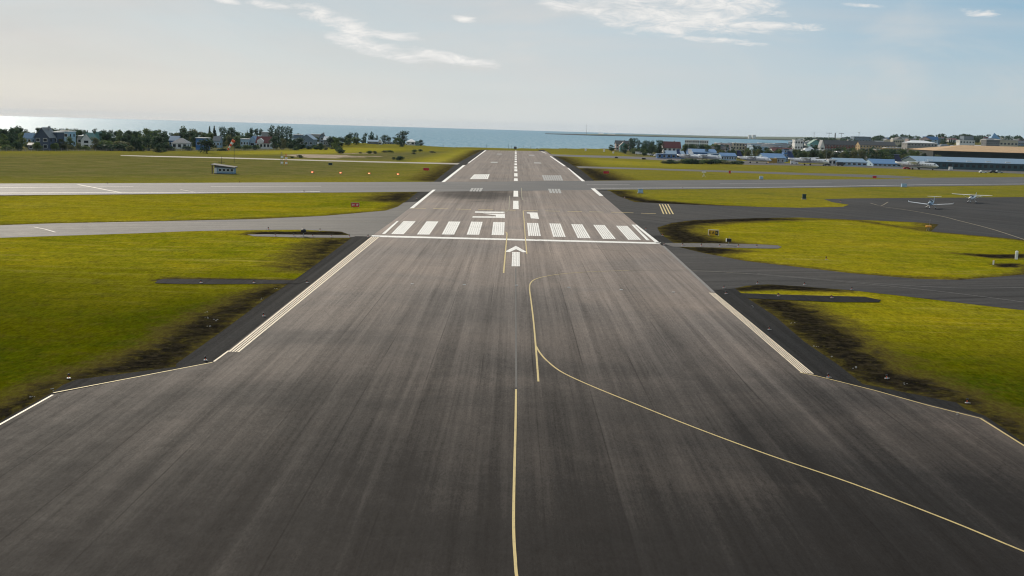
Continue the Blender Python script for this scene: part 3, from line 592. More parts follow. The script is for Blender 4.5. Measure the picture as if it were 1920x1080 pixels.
# ------------------------------------------------------------------ materials for things
def M_(n_, c, r=.7, s=.3, **k): return mat(n_, c, r, s, **k)
M = dict(
 white=M_('white_wall', (.62, .62, .60)), cream=M_('cream_wall', (.42, .38, .29)), grey=M_('grey_wall', (.30, .30, .30)), dgrey=M_('dark_grey_wall', (.12, .125, .13)),
 navy=M_('dark_blue_cladding', (.055, .075, .11)), sky=M_('pale_blue_wall', (.30, .42, .52)), blue=M_('blue_cladding', (.05, .14, .32)), teal=M_('teal_cladding', (.12, .28, .28)),
 red=M_('red_brown_wall', (.15, .045, .04)), pink=M_('pinkish_wall', (.48, .36, .34)), yellow=M_('ochre_wall', (.38, .27, .13)), dteal=M_('dark_teal_wall', (.045, .085, .095)), green=M_('dark_green_wall', (.010, .018, .016)),
 rwhite=M_('white_roof', (.66, .66, .66), .45), rgrey=M_('grey_roof', (.17, .175, .18), .55), rdark=M_('dark_roof', (.05, .052, .055), .7), rred=M_('red_roof', (.12, .03, .028), .6),
 rblue=M_('blue_roof', (.06, .15, .30), .5), rlblue=M_('light_blue_roof', (.15, .23, .32), .45), rtan=M_('rusty_tan_roof', (.42, .27, .14), .75, vs=.3), rgreen=M_('green_roof', (.08, .18, .15), .6),
 glass=M_('window_glass', (.02, .028, .035), .12, .6), metal=M_('grey_metal', (.28, .29, .30), .45, metal=.6), black=M_('black_metal', (.02, .02, .022), .5), tyre=M_('rubber', (.015, .015, .015), .9),
 pwhite=M_('aircraft_white', (.72, .73, .75), .3, .5, coat=.3), pnavy=M_('aircraft_navy', (.015, .03, .11), .35, .5), pblue=M_('aircraft_blue', (.02, .06, .19), .35, .5), plblue=M_('aircraft_pale_blue', (.35, .45, .55), .35),
 sred=M_('sign_red', (.50, .02, .03), .5), syel=M_('sign_yellow', (.62, .36, .02), .5), swhite=M_('sign_white', (.75, .75, .72), .5), orange=M_('wind_orange', (.75, .10, .03), .7),
 bluebox=M_('pale_blue_box', (.32, .46, .60), .5), gbox=M_('dark_green_box', (.015, .04, .035), .5), concrete=M_('concrete', (.26, .25, .23), .9), wood=M_('timber', (.12, .09, .06), .9),
 cwhite=M_('car_white', (.7, .7, .7), .25, .5, coat=.6), csilver=M_('car_silver', (.35, .37, .39), .25, .6, coat=.6), cdark=M_('car_dark', (.03, .035, .045), .25, .5, coat=.6), cblue=M_('car_blue', (.04, .10, .25), .25, .5, coat=.6), cred=M_('car_red', (.35, .03, .03), .25, .5, coat=.6),
 stone=M_('stone_grey', (.24, .235, .225), .9), slate=M_('haze_blue_wall', (.14, .19, .24), .7), amber=M_('amber_lens', (.8, .35, .05), .3),
 papi=M_('papi_lamp', (.8, .3, .2), .4, emit=((1.0, .36, .16), 2.6)), papir=M_('papi_lamp_red', (.8, .1, .05), .4, emit=((1.0, .16, .07), 5)))

def text(s, size, m, parent, loc, rot, name='lettering'):
    cu = bpy.data.curves.new(name, 'FONT'); cu.body = s; cu.size = size; cu.extrude = 0.01; cu.align_x = 'CENTER'; cu.align_y = 'CENTER'
    cu.offset = size*.02
    tmp = bpy.data.objects.new('tmp', cu); C.objects.link(tmp); bpy.context.view_layer.update()
    me_ = bpy.data.meshes.new_from_object(tmp); bpy.data.objects.remove(tmp); bpy.data.curves.remove(cu)
    me_.materials.clear(); me_.materials.append(m); me_.name = name
    o = bpy.data.objects.new(name, me_); C.objects.link(o); o.parent = parent; o.location = loc; o.rotation_euler = rot; return o

# ------------------------------------------------------------------ buildings
blabels = []; boxes = []                         # (x0, x1, ytop, ybase, Y) of what must stay visible
def px_of(x, y, z):
    c = ROT.transposed() @ Vector((x, y, z-CAMH)); return 960-F*c.x/c.z, 540+F*c.y/c.z
def YB(px, py): return G(px, py)[1]
def bld(kind, name, label, x0, x1, ytop, Y, wall, roof, depth=9, rise=.35, nx=2, ny=1, rz=0.0, cat='house', group=None, chim=False, keep=True, side=True, wm='glass', ztop=None, hmin=2.6, eave=.35, door=False):
    pc = (x0+x1)/2; d0 = D(pc, ytop, Y); X = d0.x; zb = H(X, Y+depth/2)
    w_ = (x1-x0)/F*Y; h = max(d0.z-zb, hmin); root = empty(name, (X, Y+depth/2, zb), rz, label, cat, group)
    hw, hd = w_/2, depth/2; wl = M[wall]; rf = M[roof]
    if kind == 'flat':
        hwall = h-.35; MB().box((0, 0, hwall/2-1), (w_, depth, hwall+2)).build('wall', wl, root)
        MB().box((0, 0, hwall+.18), (w_+.6, depth+.6, .36)).build('roof', rf, root); zr = h
    else:
        r_ = h*rise; he = h-r_; hwall = he; t_ = .22
        if kind == 'gy':          # gable faces the camera
            MB().ext([(-hw, -2), (hw, -2), (hw, he), (0, h-.1), (-hw, he)], 'y', -hd, hd).build('wall', wl, root)
            sl = r_/hw; o_ = eave
            MB().ext([(-hw-o_, he-o_*sl), (0, h), (0, h+t_), (-hw-o_, he-o_*sl+t_)], 'y', -hd-.4, hd+.4).ext([(0, h), (hw+o_, he-o_*sl), (hw+o_, he-o_*sl+t_), (0, h+t_)], 'y', -hd-.4, hd+.4).build('roof', rf, root)
        elif kind == 'gx':
            MB().ext([(-hd, -2), (hd, -2), (hd, he), (0, h-.1), (-hd, he)], 'x', -hw, hw).build('wall', wl, root)
            sl = r_/hd; o_ = eave
            MB().ext([(-hd-o_, he-o_*sl), (0, h), (0, h+t_), (-hd-o_, he-o_*sl+t_)], 'x', -hw-.4, hw+.4).ext([(0, h), (hd+o_, he-o_*sl), (hd+o_, he-o_*sl+t_), (0, h+t_)], 'x', -hw-.4, hw+.4).build('roof', rf, root)
        elif kind == 'hip':
            MB().box((0, 0, he/2-1), (w_, depth, he+2)).build('wall', wl, root)
            e = .4; q = min(hw*.8, hd)
            MB().add([(-hw-e, -hd-e, he), (hw+e, -hd-e, he), (hw+e, hd+e, he), (-hw-e, hd+e, he), (-hw+q, 0, h), (hw-q, 0, h)], [(0, 1, 5, 4), (1, 2, 5), (2, 3, 4, 5), (3, 0, 4), (3, 2, 1, 0)]).build('roof', rf, root)
        zr = h
        if chim: MB().box((w_*.18, depth*.05, h-.1), (.8, .8, 1.8)).build('chimney', M['grey'], root.children[1])
    if nx and ny:
        fh = hwall/ny; ww = min(w_/nx*.5, 2.2) if cat != 'hangar' else w_/nx*.6; wh = min(fh*.5, 1.5)
        for j in range(ny):
            for i in range(nx):
                f = MB().box((-hw+(i+.5)*w_/nx, -hd-.02, fh*(j+.55)), (ww+.25, .08, wh+.25)).build('window', M['black'] if wall == 'dteal' else M['swhite'] if wall not in ('white', 'cream') else M['rgrey'], root)
                MB().box((-hw+(i+.5)*w_/nx, -hd-.07, fh*(j+.55)), (ww, .06, wh)).build('pane', M[wm], f)
            if side:
                sx_ = -1 if X > 0 else 1
                for k in (-.25, .25):
                    MB().box((sx_*(hw+.03), k*depth, fh*(j+.55)), (.08, min(depth*.22, 1.6), wh)).build('window', M[wm], root)
    if door:
        MB().box((hw*.45, -hd-.05, 1.05), (1.0, .1, 2.1)).build('door', M['wood'], root)
    if keep: blabels.append(label); boxes.append((x0, x1, ytop, px_of(X, Y, zb)[1], Y))
    return root
# --- left shore district
bld('gy', 'gabled_house', 'dark blue clad gabled house with white framed windows, tallest at the far left', 64, 91, 239.5, YB(75, 281), 'navy', 'rgrey', 12, .42, 2, 2, 0.0, chim=True)
bld('flat', 'house_annex', 'dark flat roofed annex with pale roof edge joined right of the blue gabled house', 92, 107, 247, YB(75, 280), 'navy', 'rwhite', 10, nx=3, ny=1, cat='annex')
bld('flat', 'box_house', 'pale blue boxy two storey house right of the dark gabled house', 107.5, 128.5, 245.5, YB(118, 277), 'sky', 'rwhite', 11, nx=2, ny=2)
bld('gx', 'garden_shed', 'small dark shed with a white side panel at the field edge', 52, 63, 268.5, YB(57, 280.5), 'dgrey', 'rgrey', 4, .3, 1, 1, cat='shed')
bld('gx', 'low_house', 'low pale blue roofed house left of the dark gabled house', 42, 59, 250, 760, 'sky', 'rlblue', 9, .5, 2, 1)
bld('gy', 'gabled_house', 'narrow white gabled house with green roof behind the hedge', 151.5, 171, 249.5, YB(160, 278), 'white', 'rgreen', 11, .45, 1, 2)
bld('gy', 'gabled_house', 'teal gabled house half hidden behind bushes', 174, 186, 247.5, 760, 'teal', 'rgreen', 10, .45, 1, 2)
bld('flat', 'low_house', 'sunlit white flat roof showing between two trees at far left', 144, 154, 254, 720, 'grey', 'rwhite', 8, nx=1, ny=1)
bld('gx', 'low_house', 'blue house with pale ridge behind dark bushes', 317, 333, 255.5, 770, 'blue', 'rlblue', 9, .4, 3, 1)
bld('hip', 'low_house', 'white walled house with grey hipped roof behind the left bushes', 322, 351, 259, YB(330, 279), 'white', 'rgrey', 9, .45, 3, 1)
bld('flat', 'flat_roof_house', 'blue walled house with a thick white flat roof edge beside the big dark bush', 367, 387, 258, YB(375, 281), 'blue', 'rwhite', 9, nx=2, ny=1)
bld('gx', 'low_house', 'small grey blue house glimpsed between poplars', 399, 412, 256, 790, 'sky', 'rgrey', 8, .4, 2, 1)
bld('flat', 'house_wing', 'pale blue wing with a bright white flat roof', 451, 466, 260, YB(460, 278), 'sky', 'rwhite', 9, nx=3, ny=1, cat='house wing')
bld('gy', 'gabled_house', 'pale blue gabled house adjoining the white roofed wing', 465, 481, 256, YB(473, 278), 'sky', 'rblue', 12, .38, 1, 1, rz=.0, door=True)
hr = bld('gx', 'red_roof_house', 'white house with dark red roof and a round topped white dormer', 480, 506, 256.5, YB(492, 279), 'white', 'rred', 10, .5, 4, 1, chim=True)
_d = MB(); _d.ext([(-2, 3.6), (2, 3.6), (2, 5.2), (0, 6.6), (-2, 5.2)], 'y', -5.4, -1).build('dormer', M['white'], hr).location.x = -1.6
bld('flat', 'low_block', 'long white roofed building behind the tall poplars', 490, 504, 247.3, 960, 'grey', 'rwhite', 10, nx=0, cat='building')
bld('flat', 'low_block', 'short white roofed building between the poplar tops', 510, 519, 249, 960, 'grey', 'rwhite', 10, nx=0, cat='building')
bld('flat', 'low_block', 'sunlit white roof left of the grey blue gabled hall', 550, 565, 252, 930, 'slate', 'rwhite', 10, nx=4, ny=1, cat='building')
bld('gy', 'gabled_hall', 'grey blue gabled hall near the shore', 562, 587, 252.5, 860, 'slate', 'rlblue', 18, .35, 3, 1, cat='hall')
bld('flat', 'low_block', 'long flat white roof stretching right of the grey blue hall', 581, 603, 251.3, 980, 'grey', 'rwhite', 10, nx=5, ny=1, cat='building')
bld('gy', 'tall_house', 'narrow mauve grey house with a chimney left of the shore trees', 599, 608, 250.5, 930, 'slate', 'rdark', 9, .3, 1, 3, chim=True)
bld('gx', 'low_house', 'low white eaved house just right of the mauve grey house', 607, 618, 256.5, 900, 'dgrey', 'rwhite', 8, .3, 3, 1)
bld('gx', 'long_shed', 'long low dark shed with a light roof edge behind the mound', 689, 710, 262.8, 1010, 'navy', 'rlblue', 9, .4, 5, 1, cat='shed')
bld('gy', 'shore_hut', 'small hut with a sunlit white roof slope on the green mound', 709, 716, 261, 1010, 'white', 'rwhite', 6, .6, 1, 1, cat='hut')
bld('flat', 'low_house', 'pale low building beside the tall tree near the shore', 721, 735, 266.5, 1060, 'slate', 'rlblue', 9, nx=3, ny=1)
bld('hip', 'beach_house', 'white house with a bright pyramid roof at the end of the trees', 762, 778, 261, 1085, 'white', 'rwhite', 12, .4, 2, 1)
bld('flat', 'beach_house', 'low green building right of the bright roofed house', 777.5, 786, 264.8, 1090, 'teal', 'rgreen', 9, nx=2, ny=1)
# --- right: airport buildings
YR = 815
bld('gx', 'house', 'pinkish house with dark roof alone at the shore end of the town', 1155, 1180, 264, YB(1168, 282), 'pink', 'rdark', 12, .35, 4, 2, chim=True)
bld('gy', 'gabled_house', 'grey green gabled house in front of the pinkish house', 1163, 1176, 266.5, YB(1168, 284), 'teal', 'rdark', 9, .4, 2, 2)
bld('gx', 'gabled_house', 'white house with dark red roof and white gable trim beside the blue sheds', 1244, 1277, 266, YB(1260, 291), 'white', 'rred', 14, .45, 4, 2, chim=True)
bld('flat', 'blue_shed', 'small dark blue shed left of the blue roofed building', 1233, 1250, 288, YB(1240, 297), 'blue', 'rlblue', 10, nx=2, ny=1, cat='shed')
bld('gx', 'blue_hall', 'blue roofed hall in front of the red roofed house', 1251, 1284, 283.5, YB(1265, 297), 'blue', 'rlblue', 18, .45, 4, 1, cat='hangar')
bld('gx', 'blue_hangar', 'long hangar with deep blue roof behind the two white airliners', 1296, 1345, 280.3, 1010, 'blue', 'rblue', 32, .55, 0, 0, cat='hangar')
bld('flat', 'blue_terminal', 'dark blue flat roofed terminal wing behind the second airliner', 1333, 1353, 288.3, YB(1343, 299), 'blue', 'rlblue', 14, nx=5, ny=1, cat='terminal')
bld('gx', 'terminal_wing', 'pale walled terminal wing with bright blue roof beside the bushes', 1353, 1381, 287.5, YB(1366, 300.5), 'sky', 'rblue', 16, .4, 6, 1, cat='terminal')
for i, (a, b, t) in enumerate([(1286, 1299, 262.2), (1300, 1313, 262.5), (1314, 1330, 263)]):
    bld('flat', 'apartment_block', ['leftmost of three white apartment blocks above the pine row', 'middle one of three white apartment blocks above the pine row', 'rightmost of three white apartment blocks above the pine row'][i], a, b, t, 1330, 'white', 'rwhite', 12, nx=4, ny=3, cat='apartment block', group='three white apartment blocks', rz=-.15)
bld('flat', 'town_block', 'beige blocky building with a white corner tower', 1375, 1397, 268, 1200, 'cream', 'rwhite', 14, nx=4, ny=3, cat='building')
bld('gx', 'blue_hangar', 'dark blue roofed hangar behind the yellow container', 1434, 1474, 288.8, YB(1455, 305)+28, 'sky', 'rblue', 26, .55, 0, 0, cat='hangar')
bld('flat', 'control_tower', 'squat dark blue tower rising from the blue hangar', 1471, 1479, 279.5, YB(1470, 305)+40, 'blue', 'rdark', 8, nx=2, ny=3, cat='tower')
bld('flat', 'white_depot', 'pale grey shed standing right of the yellow container', 1456.5, 1471, 296, YB(1463, 306), 'grey', 'rlblue', 8, nx=2, ny=1, cat='shed')
bld('flat', 'white_office', 'small white office block left of the pale hangar', 1554, 1568, 298.7, YB(1560, 309.7), 'white', 'rwhite', 9, nx=2, ny=1, cat='office')
bld('gx', 'pale_hangar', 'pale blue hangar with light pitched roof in the middle of the row', 1569, 1626, 298, YB(1598, 311), 'sky', 'rlblue', 24, .5, 6, 1, cat='hangar')
bld('gx', 'blue_hangar', 'low hangar with bright blue roof left of the navy tailed airliner', 1638, 1690, 299.6, YB(1664, 312.3), 'sky', 'rblue', 24, .62, 6, 1, cat='hangar')
tm = bld('gx', 'long_terminal', 'long glass fronted terminal with pale blue roof at the right edge', 1722, 2010, 298, 775, 'dteal', 'rlblue', 34, .40, 26, 1, rz=0, cat='terminal', side=False)
for i in range(8):
    MB().box((-40+i*12, -17.3, 5.15), (3.2, .5, .5)).build('roof_light', M['swhite'], tm)
bld('hip', 'big_hangar', 'huge dark hangar under a rusty tan hipped roof at the right edge', 1752, 2060, 275.3, 905, 'green', 'rtan', 62, .30, 0, 0, cat='hangar')
# --- right: town on the rise
bld('flat', 'white_townhouse', 'tall white house with slanted pinkish roof left in the town', 1491, 1506, 262, 1150, 'white', 'rwhite', 12, nx=3, ny=3, cat='house')
bld('hip', 'wide_hall', 'low hall with a broad pale roof among dark trees', 1505, 1536, 275, 1120, 'grey', 'rwhite', 16, .6, 4, 1, cat='hall')
bld('gy', 'church', 'small white gabled church left of the long red building', 1539, 1547, 263, 1280, 'white', 'rgrey', 12, .5, 1, 2, cat='church')
bld('gy', 'green_building', 'green roofed building on the rise left of the church', 1519, 1541, 262, 1500, 'teal', 'rgreen', 14, .4, 3, 2, cat='building')
bld('gx', 'long_school', 'left half of the long dark roofed red walled building', 1544, 1621, 264, 1300, 'red', 'rdark', 16, .34, 14, 3, cat='school')
bld('gx', 'long_school', 'right half of the long dark roofed building with ochre lower walls', 1613, 1680, 266, 1280, 'yellow', 'rdark', 16, .30, 12, 3, cat='school')
bld('flat', 'ochre_block', 'ochre low block in front of the long dark roofed building', 1662, 1699, 277, 1200, 'yellow', 'rwhite', 12, nx=6, ny=2, cat='building')
bld('flat', 'glass_office', 'blue glass office block on the skyline', 1601, 1633, 256, 2100, 'slate', 'rlblue', 20, nx=6, ny=3, cat='office')
bld('flat', 'cream_villa', 'cream block with a row of dark windows on the hilltop', 1675, 1695, 261.5, 1500, 'cream', 'rwhite', 12, nx=5, ny=2, cat='building')
bld('hip', 'grey_apartments', 'wide grey apartment house with four window rows and pale hipped roof', 1702, 1758, 263.8, 1080, 'stone', 'rwhite', 16, .12, 9, 4, cat='apartment block')
bld('flat', 'white_block', 'white block below the blue grey office on the hill', 1800, 1828, 263, 1500, 'white', 'rwhite', 12, nx=5, ny=2, cat='building')
bld('flat', 'glass_office', 'blue grey office with dark flat roof rising above the white block', 1808, 1826, 254.5, 1650, 'slate', 'rdark', 16, nx=5, ny=4, cat='office')
bld('flat', 'white_frame_building', 'left wing of the white framed building with dark glass front', 1850, 1875, 261.8, 1250, 'dgrey', 'rwhite', 14, nx=6, ny=2, cat='building')
bld('flat', 'white_frame_building', 'right wing of the white framed building below the glass pyramid', 1875, 1909, 262.2, 1250, 'cream', 'rwhite', 14, nx=5, ny=2, cat='building')
bld('gy', 'gabled_cottage', 'pinkish gabled cottage among the trees above the pale hangar', 1562, 1577, 284, 950, 'pink', 'rwhite', 9, .5, 2, 1)
bld('gx', 'gabled_cottage', 'white end cottage right of the pinkish gabled one', 1577, 1588, 286, 950, 'white', 'rgrey', 9, .4, 3, 1)
bld('gx', 'gabled_cottage', 'pale roofed cottage in the trees above the bright blue hangar', 1629, 1642, 290.3, 930, 'grey', 'rgrey', 9, .55, 2, 1)
bld('flat', 'town_house', 'pinkish square house in the trees above the bright blue hangar', 1642, 1650, 279.5, 1050, 'pink', 'rwhite', 8, nx=2, ny=2)
bld('gy', 'gabled_cottage', 'white gabled cottage between trees in front of the grey apartment house', 1724, 1737, 279, 985, 'stone', 'rwhite', 9, .5, 1, 1)
# glass pyramid
d0 = D(1864.5, 249, 1900); zb = H(d0.x, 1900); r0 = empty('glass_pyramid', (d0.x, 1900, zb), 0, 'blue glass pyramid roof peaking above the skyline at the right', 'pyramid')
hw = 19/F*1900/2; zt = d0.z-zb; ze = D(1864.5, 260.5, 1900).z-zb
MB().box((0, 0, ze/2-1), (2*hw-2, 2*hw-2, ze+2)).build('wall', M['slate'], r0)
MB().add([(-hw, -hw, ze), (hw, -hw, ze), (hw, hw, ze), (-hw, hw, ze), (0, 0, zt)], [(0, 1, 4), (1, 2, 4), (2, 3, 4), (3, 0, 4), (3, 2, 1, 0)]).build('roof', M_('pyramid_glass', (.10, .22, .36), .25, .6), r0)
# far town: rows of houses and skyline blocks
rnd = random.Random(11)
combos = [('white', 'rgrey', 'white walled house with grey roof'), ('white', 'rred', 'white walled house with red roof'), ('grey', 'rdark', 'grey house with dark roof'), ('cream', 'rgrey', 'cream house with grey roof'),
          ('sky', 'rblue', 'pale blue house with blue roof'), ('white', 'rwhite', 'white house with bright white roof'), ('slate', 'rgrey', 'blue grey house with grey roof'), ('pink', 'rdark', 'pinkish house with dark roof')]
def clear(x0, x1, yt, yb, Y, frac=.5):
    for (a, b, t, g_, Yb) in boxes:
        if Y < Yb and x0 < b and x1 > a and yt < t+frac*(g_-t): return False
    return True
for i in range(270):
    px_ = rnd.uniform(1330, 1925); Y = rnd.choice([rnd.uniform(1000, 1400), rnd.uniform(1400, 2200)])
    if i > 190: px_ = rnd.uniform(1340, 1560); Y = rnd.uniform(1030, 1450)
    if px_ < 1420: Y = rnd.uniform(1000, 1300)
    X = px_-967; X = X/F*Y
    if Y > coastY(X)-30: continue
    wd = rnd.uniform(11, 20); hh = rnd.uniform(6, 9.5); zb_ = H(X, Y); pw = wd/2*F/Y
    xx, yb = px_of(X, Y, zb_); _, yt = px_of(X, Y, zb_+hh)
    if not clear(px_-pw, px_+pw, yt, yb, Y, .6): continue
    wl, rf, lb = rnd.choice(combos); kd = rnd.choice(['gx', 'gx', 'gy', 'hip', 'flat'])
    kn = {'gx': 'seen from its eaves side', 'gy': 'showing its gable', 'hip': 'with hipped roof slopes', 'flat': 'with a flat roof line'}[kd]
    if kd == 'flat': rf = 'rwhite' if wl != 'grey' else 'rdark'; lb = lb.split(' with')[0]
    bld(kd, 'town_house', lb+' '+kn+' in the hillside town', px_-pw, px_+pw, yt, Y, wl, rf, rnd.uniform(8, 12), rnd.uniform(.3, .45), 3, 2, rz=rnd.uniform(-.3, .3), group='small houses of the hillside town', keep=False, side=False)
for i in range(34):
    px_ = 1505+i*12.6+rnd.uniform(-5, 5); Y = rnd.uniform(2500, 3300); pw = rnd.uniform(5, 13); yt = 254.6+(px_-1500)*.012+rnd.uniform(0, 4)+(2.5 if px_ < 1590 else 0)
    bld('flat', 'skyline_block', 'hazy '+('wide' if pw > 9 else 'narrow')+' blue grey block on the far skyline'+(' above the school' if px_ < 1690 else ' above the tan roofed hangar' if px_ > 1760 else ' above the grey apartment house'), px_-pw, px_+pw, yt, Y, rnd.choice(['slate', 'slate', 'grey', 'dgrey']), rnd.choice(['rdark', 'rlblue', 'rgrey']), 20, nx=0, ny=0, keep=False, side=False, cat='building', group='hazy blocks on the skyline')
for (px_, yt, w_, lb) in [(1127, 250.6, 9, 'long white building on the far headland'), (1146, 251.6, 14, 'low pale building right of the white one on the headland'), (1180, 253.2, 14, 'dark low building on the far headland'), (1406, 253.6, 5, 'left of two tiny tower blocks on the horizon above the town'), (1414, 253.4, 6, 'right of two tiny tower blocks on the horizon above the town')]:
    Yh = 8000
    d0 = D(px_, yt, Yh); o = empty('headland_building', (d0.x, Yh, SEA+2), 0, lb, 'building'); zt = d0.z-SEA-2
    wd = w_/F*Yh; MB().box((0, 0, zt/2), (wd, 20, zt)).build('wall', M['dgrey' if 'dark' in lb else 'white'], o)
    MB().ext([(-11, zt), (11, zt), (0, zt+3)], 'x', -wd/2-1, wd/2+1).build('roof', M['rgrey' if 'dark' in lb else 'rwhite'], o)
# ------------------------------------------------------------------ trees
def leafcloud(mb, c, rad, n_, s, rnd, up=.0):
    for _ in range(n_):
        while True:
            p = Vector((rnd.uniform(-1, 1), rnd.uniform(-1, 1), rnd.uniform(-1, 1)))
            if p.length < 1: break
        p = p.normalized()*(p.length**.45); q = Vector((c[0]+p.x*rad[0], c[1]+p.y*rad[1], c[2]+p.z*rad[2]))
        if q.z < 0.01: q.z = rnd.uniform(.01, .06)
        nn = Vector((rnd.gauss(0, 1), rnd.gauss(0, 1), rnd.gauss(0, 1)+up)); nn.normalize(); a = nn.orthogonal().normalized(); b = nn.cross(a); k = s*rnd.uniform(.6, 1.3)
        mb.add([q-a*k-b*k*.6, q+a*k-b*k*.5, q+a*k*.7+b*k*.7, q-a*k*.6+b*k*.6], [(0, 1, 2, 3)])
def crown(kind, seed):
    r_ = random.Random(seed); mb = MB()
    if kind == 'broad':
        for i in range(19):
            a = r_.uniform(0, 6.28); rr = r_.uniform(.05, .30); z = r_.uniform(.13, .86) if i else .9; rr *= 1-.5*abs(z-.5)/.36
            q = r_.uniform(.10, .17); leafcloud(mb, (rr*math.cos(a), rr*math.sin(a), z), (q, q, q*.8), 55, .030, r_)
    elif kind == 'poplar':
        for i in range(16):
            z = .12+.8*i/15; q = .13*math.sin(math.pi*min(1, .15+.8*(1-z)+.08))**.8+.02; a = r_.uniform(0, 6.28); o_ = q*r_.uniform(.1, .7)
            leafcloud(mb, (o_*math.cos(a), o_*math.sin(a), z), (q, q, .09), 48, .024, r_)
    elif kind == 'spruce':
        for i in range(15):
            z = .10+.86*i/14; q = .24*(1-z)+.015; n_ = int(10+26*(1-z))
            for k in range(n_):
                a = r_.uniform(0, 6.28); L = q*r_.uniform(.65, 1.15); d = Vector((math.cos(a), math.sin(a), -.35)); t = Vector((-math.sin(a), math.cos(a), 0))*.028
                o_ = Vector((0, 0, z+r_.uniform(-.02, .03))); mb.add([o_, o_+d*L*.6+t, o_+d*L, o_+d*L*.6-t], [(0, 1, 2, 3)])
                mb.add([o_+d*L*.3+Vector((0, 0, .03)), o_+d*L*.8+t*1.3, o_+d*L*.75-Vector((0, 0, .05))], [(0, 1, 2)])
        leafcloud(mb, (0, 0, .35), (.08, .08, .3), 120, .03, r_)
    elif kind == 'bush':
        for i in range(13):
            a = r_.uniform(0, 6.28); rr = r_.uniform(.0, .48); z = r_.uniform(.15, .68)*(1-.5*rr); q = r_.uniform(.20, .32)
            leafcloud(mb, (rr*math.cos(a), rr*math.sin(a), z), (q, q, q*.75), 55, .055, r_)
    return mb
def trunk(kind, seed):
    r_ = random.Random(seed); mb = MB(); top = {'broad': .6, 'poplar': .85, 'spruce': .92, 'bush': .4}[kind]
    mb.tube((0, 0, -.03), (0.01, 0, top*.5), .022, .015, 6).tube((0.01, 0, top*.5), (0, 0, top), .015, .004, 6)
    if kind != 'spruce':
        for i in range(5):
            a = r_.uniform(0, 6.28); z = r_.uniform(.2, .5)*top/.6; L = .22 if kind == 'broad' else .1
            if kind == 'bush': z *= .3; L = .35
            mb.tube((0, 0, z), (L*math.cos(a), L*math.sin(a), z+.22), .009, .003, 5)
    return mb
protos = {}
KM = {'broad': m_leaf, 'poplar': m_dark, 'spruce': m_dark, 'bush': m_leaf, 'olive': m_olive, 'obush': m_olive, 'dbush': m_dark, 'dbroad': m_dark}
for kd, base in (('broad', 'broad'), ('poplar', 'poplar'), ('spruce', 'spruce'), ('bush', 'bush'), ('olive', 'broad'), ('obush', 'bush'), ('dbush', 'bush'), ('dbroad', 'broad')):
    for sdn in range(3):
        o = crown(base, 100+sdn).build('crown', KM[kd]); t_ = trunk(base, sdn).build('trunk', m_bark)
        protos[kd, sdn] = (o.data, t_.data); bpy.data.objects.remove(o); bpy.data.objects.remove(t_)
WID = {'broad': .72, 'poplar': .30, 'spruce': .44, 'bush': 1.3, 'olive': .72, 'obush': 1.3, 'dbush': 1.3, 'dbroad': .72}
NM = {'broad': 'broadleaf_tree', 'poplar': 'poplar_tree', 'spruce': 'spruce_tree', 'bush': 'bush', 'olive': 'willow_tree', 'obush': 'olive_bush', 'dbush': 'dark_bush', 'dbroad': 'dark_tree'}
trnd = random.Random(5)
ntree = 0
def tree(kd, x, y, h, w_, label, group=None):
    global ntree; ntree += 1
    cat = 'bush' if 'bush' in kd else 'tree'
    e = empty(NM[kd], (x, y, H(x, y)), trnd.uniform(0, 6.28), label, cat, group)
    k = w_/WID[kd]; e.scale = (k, k, h); cm, tm_ = protos[kd, trnd.randrange(3)]
    for nm_, me_ in (('crown', cm), ('trunk', tm_)):
        o = bpy.data.objects.new(nm_, me_); C.objects.link(o); o.parent = e
    return e
def tpx(kd, px, ytop, wpx, ybase=None, Y=None, label='', group=None, keep=False):
    if Y is None: Y = YB(px, ybase)
    d = D(px, ytop, Y); z = H(d.x, Y); h = max(d.z-z, .8)
    return tree(kd, d.x, Y, h, wpx/F*Y*(1.0 if kd in ('poplar', 'spruce') else 1.28), label, group)
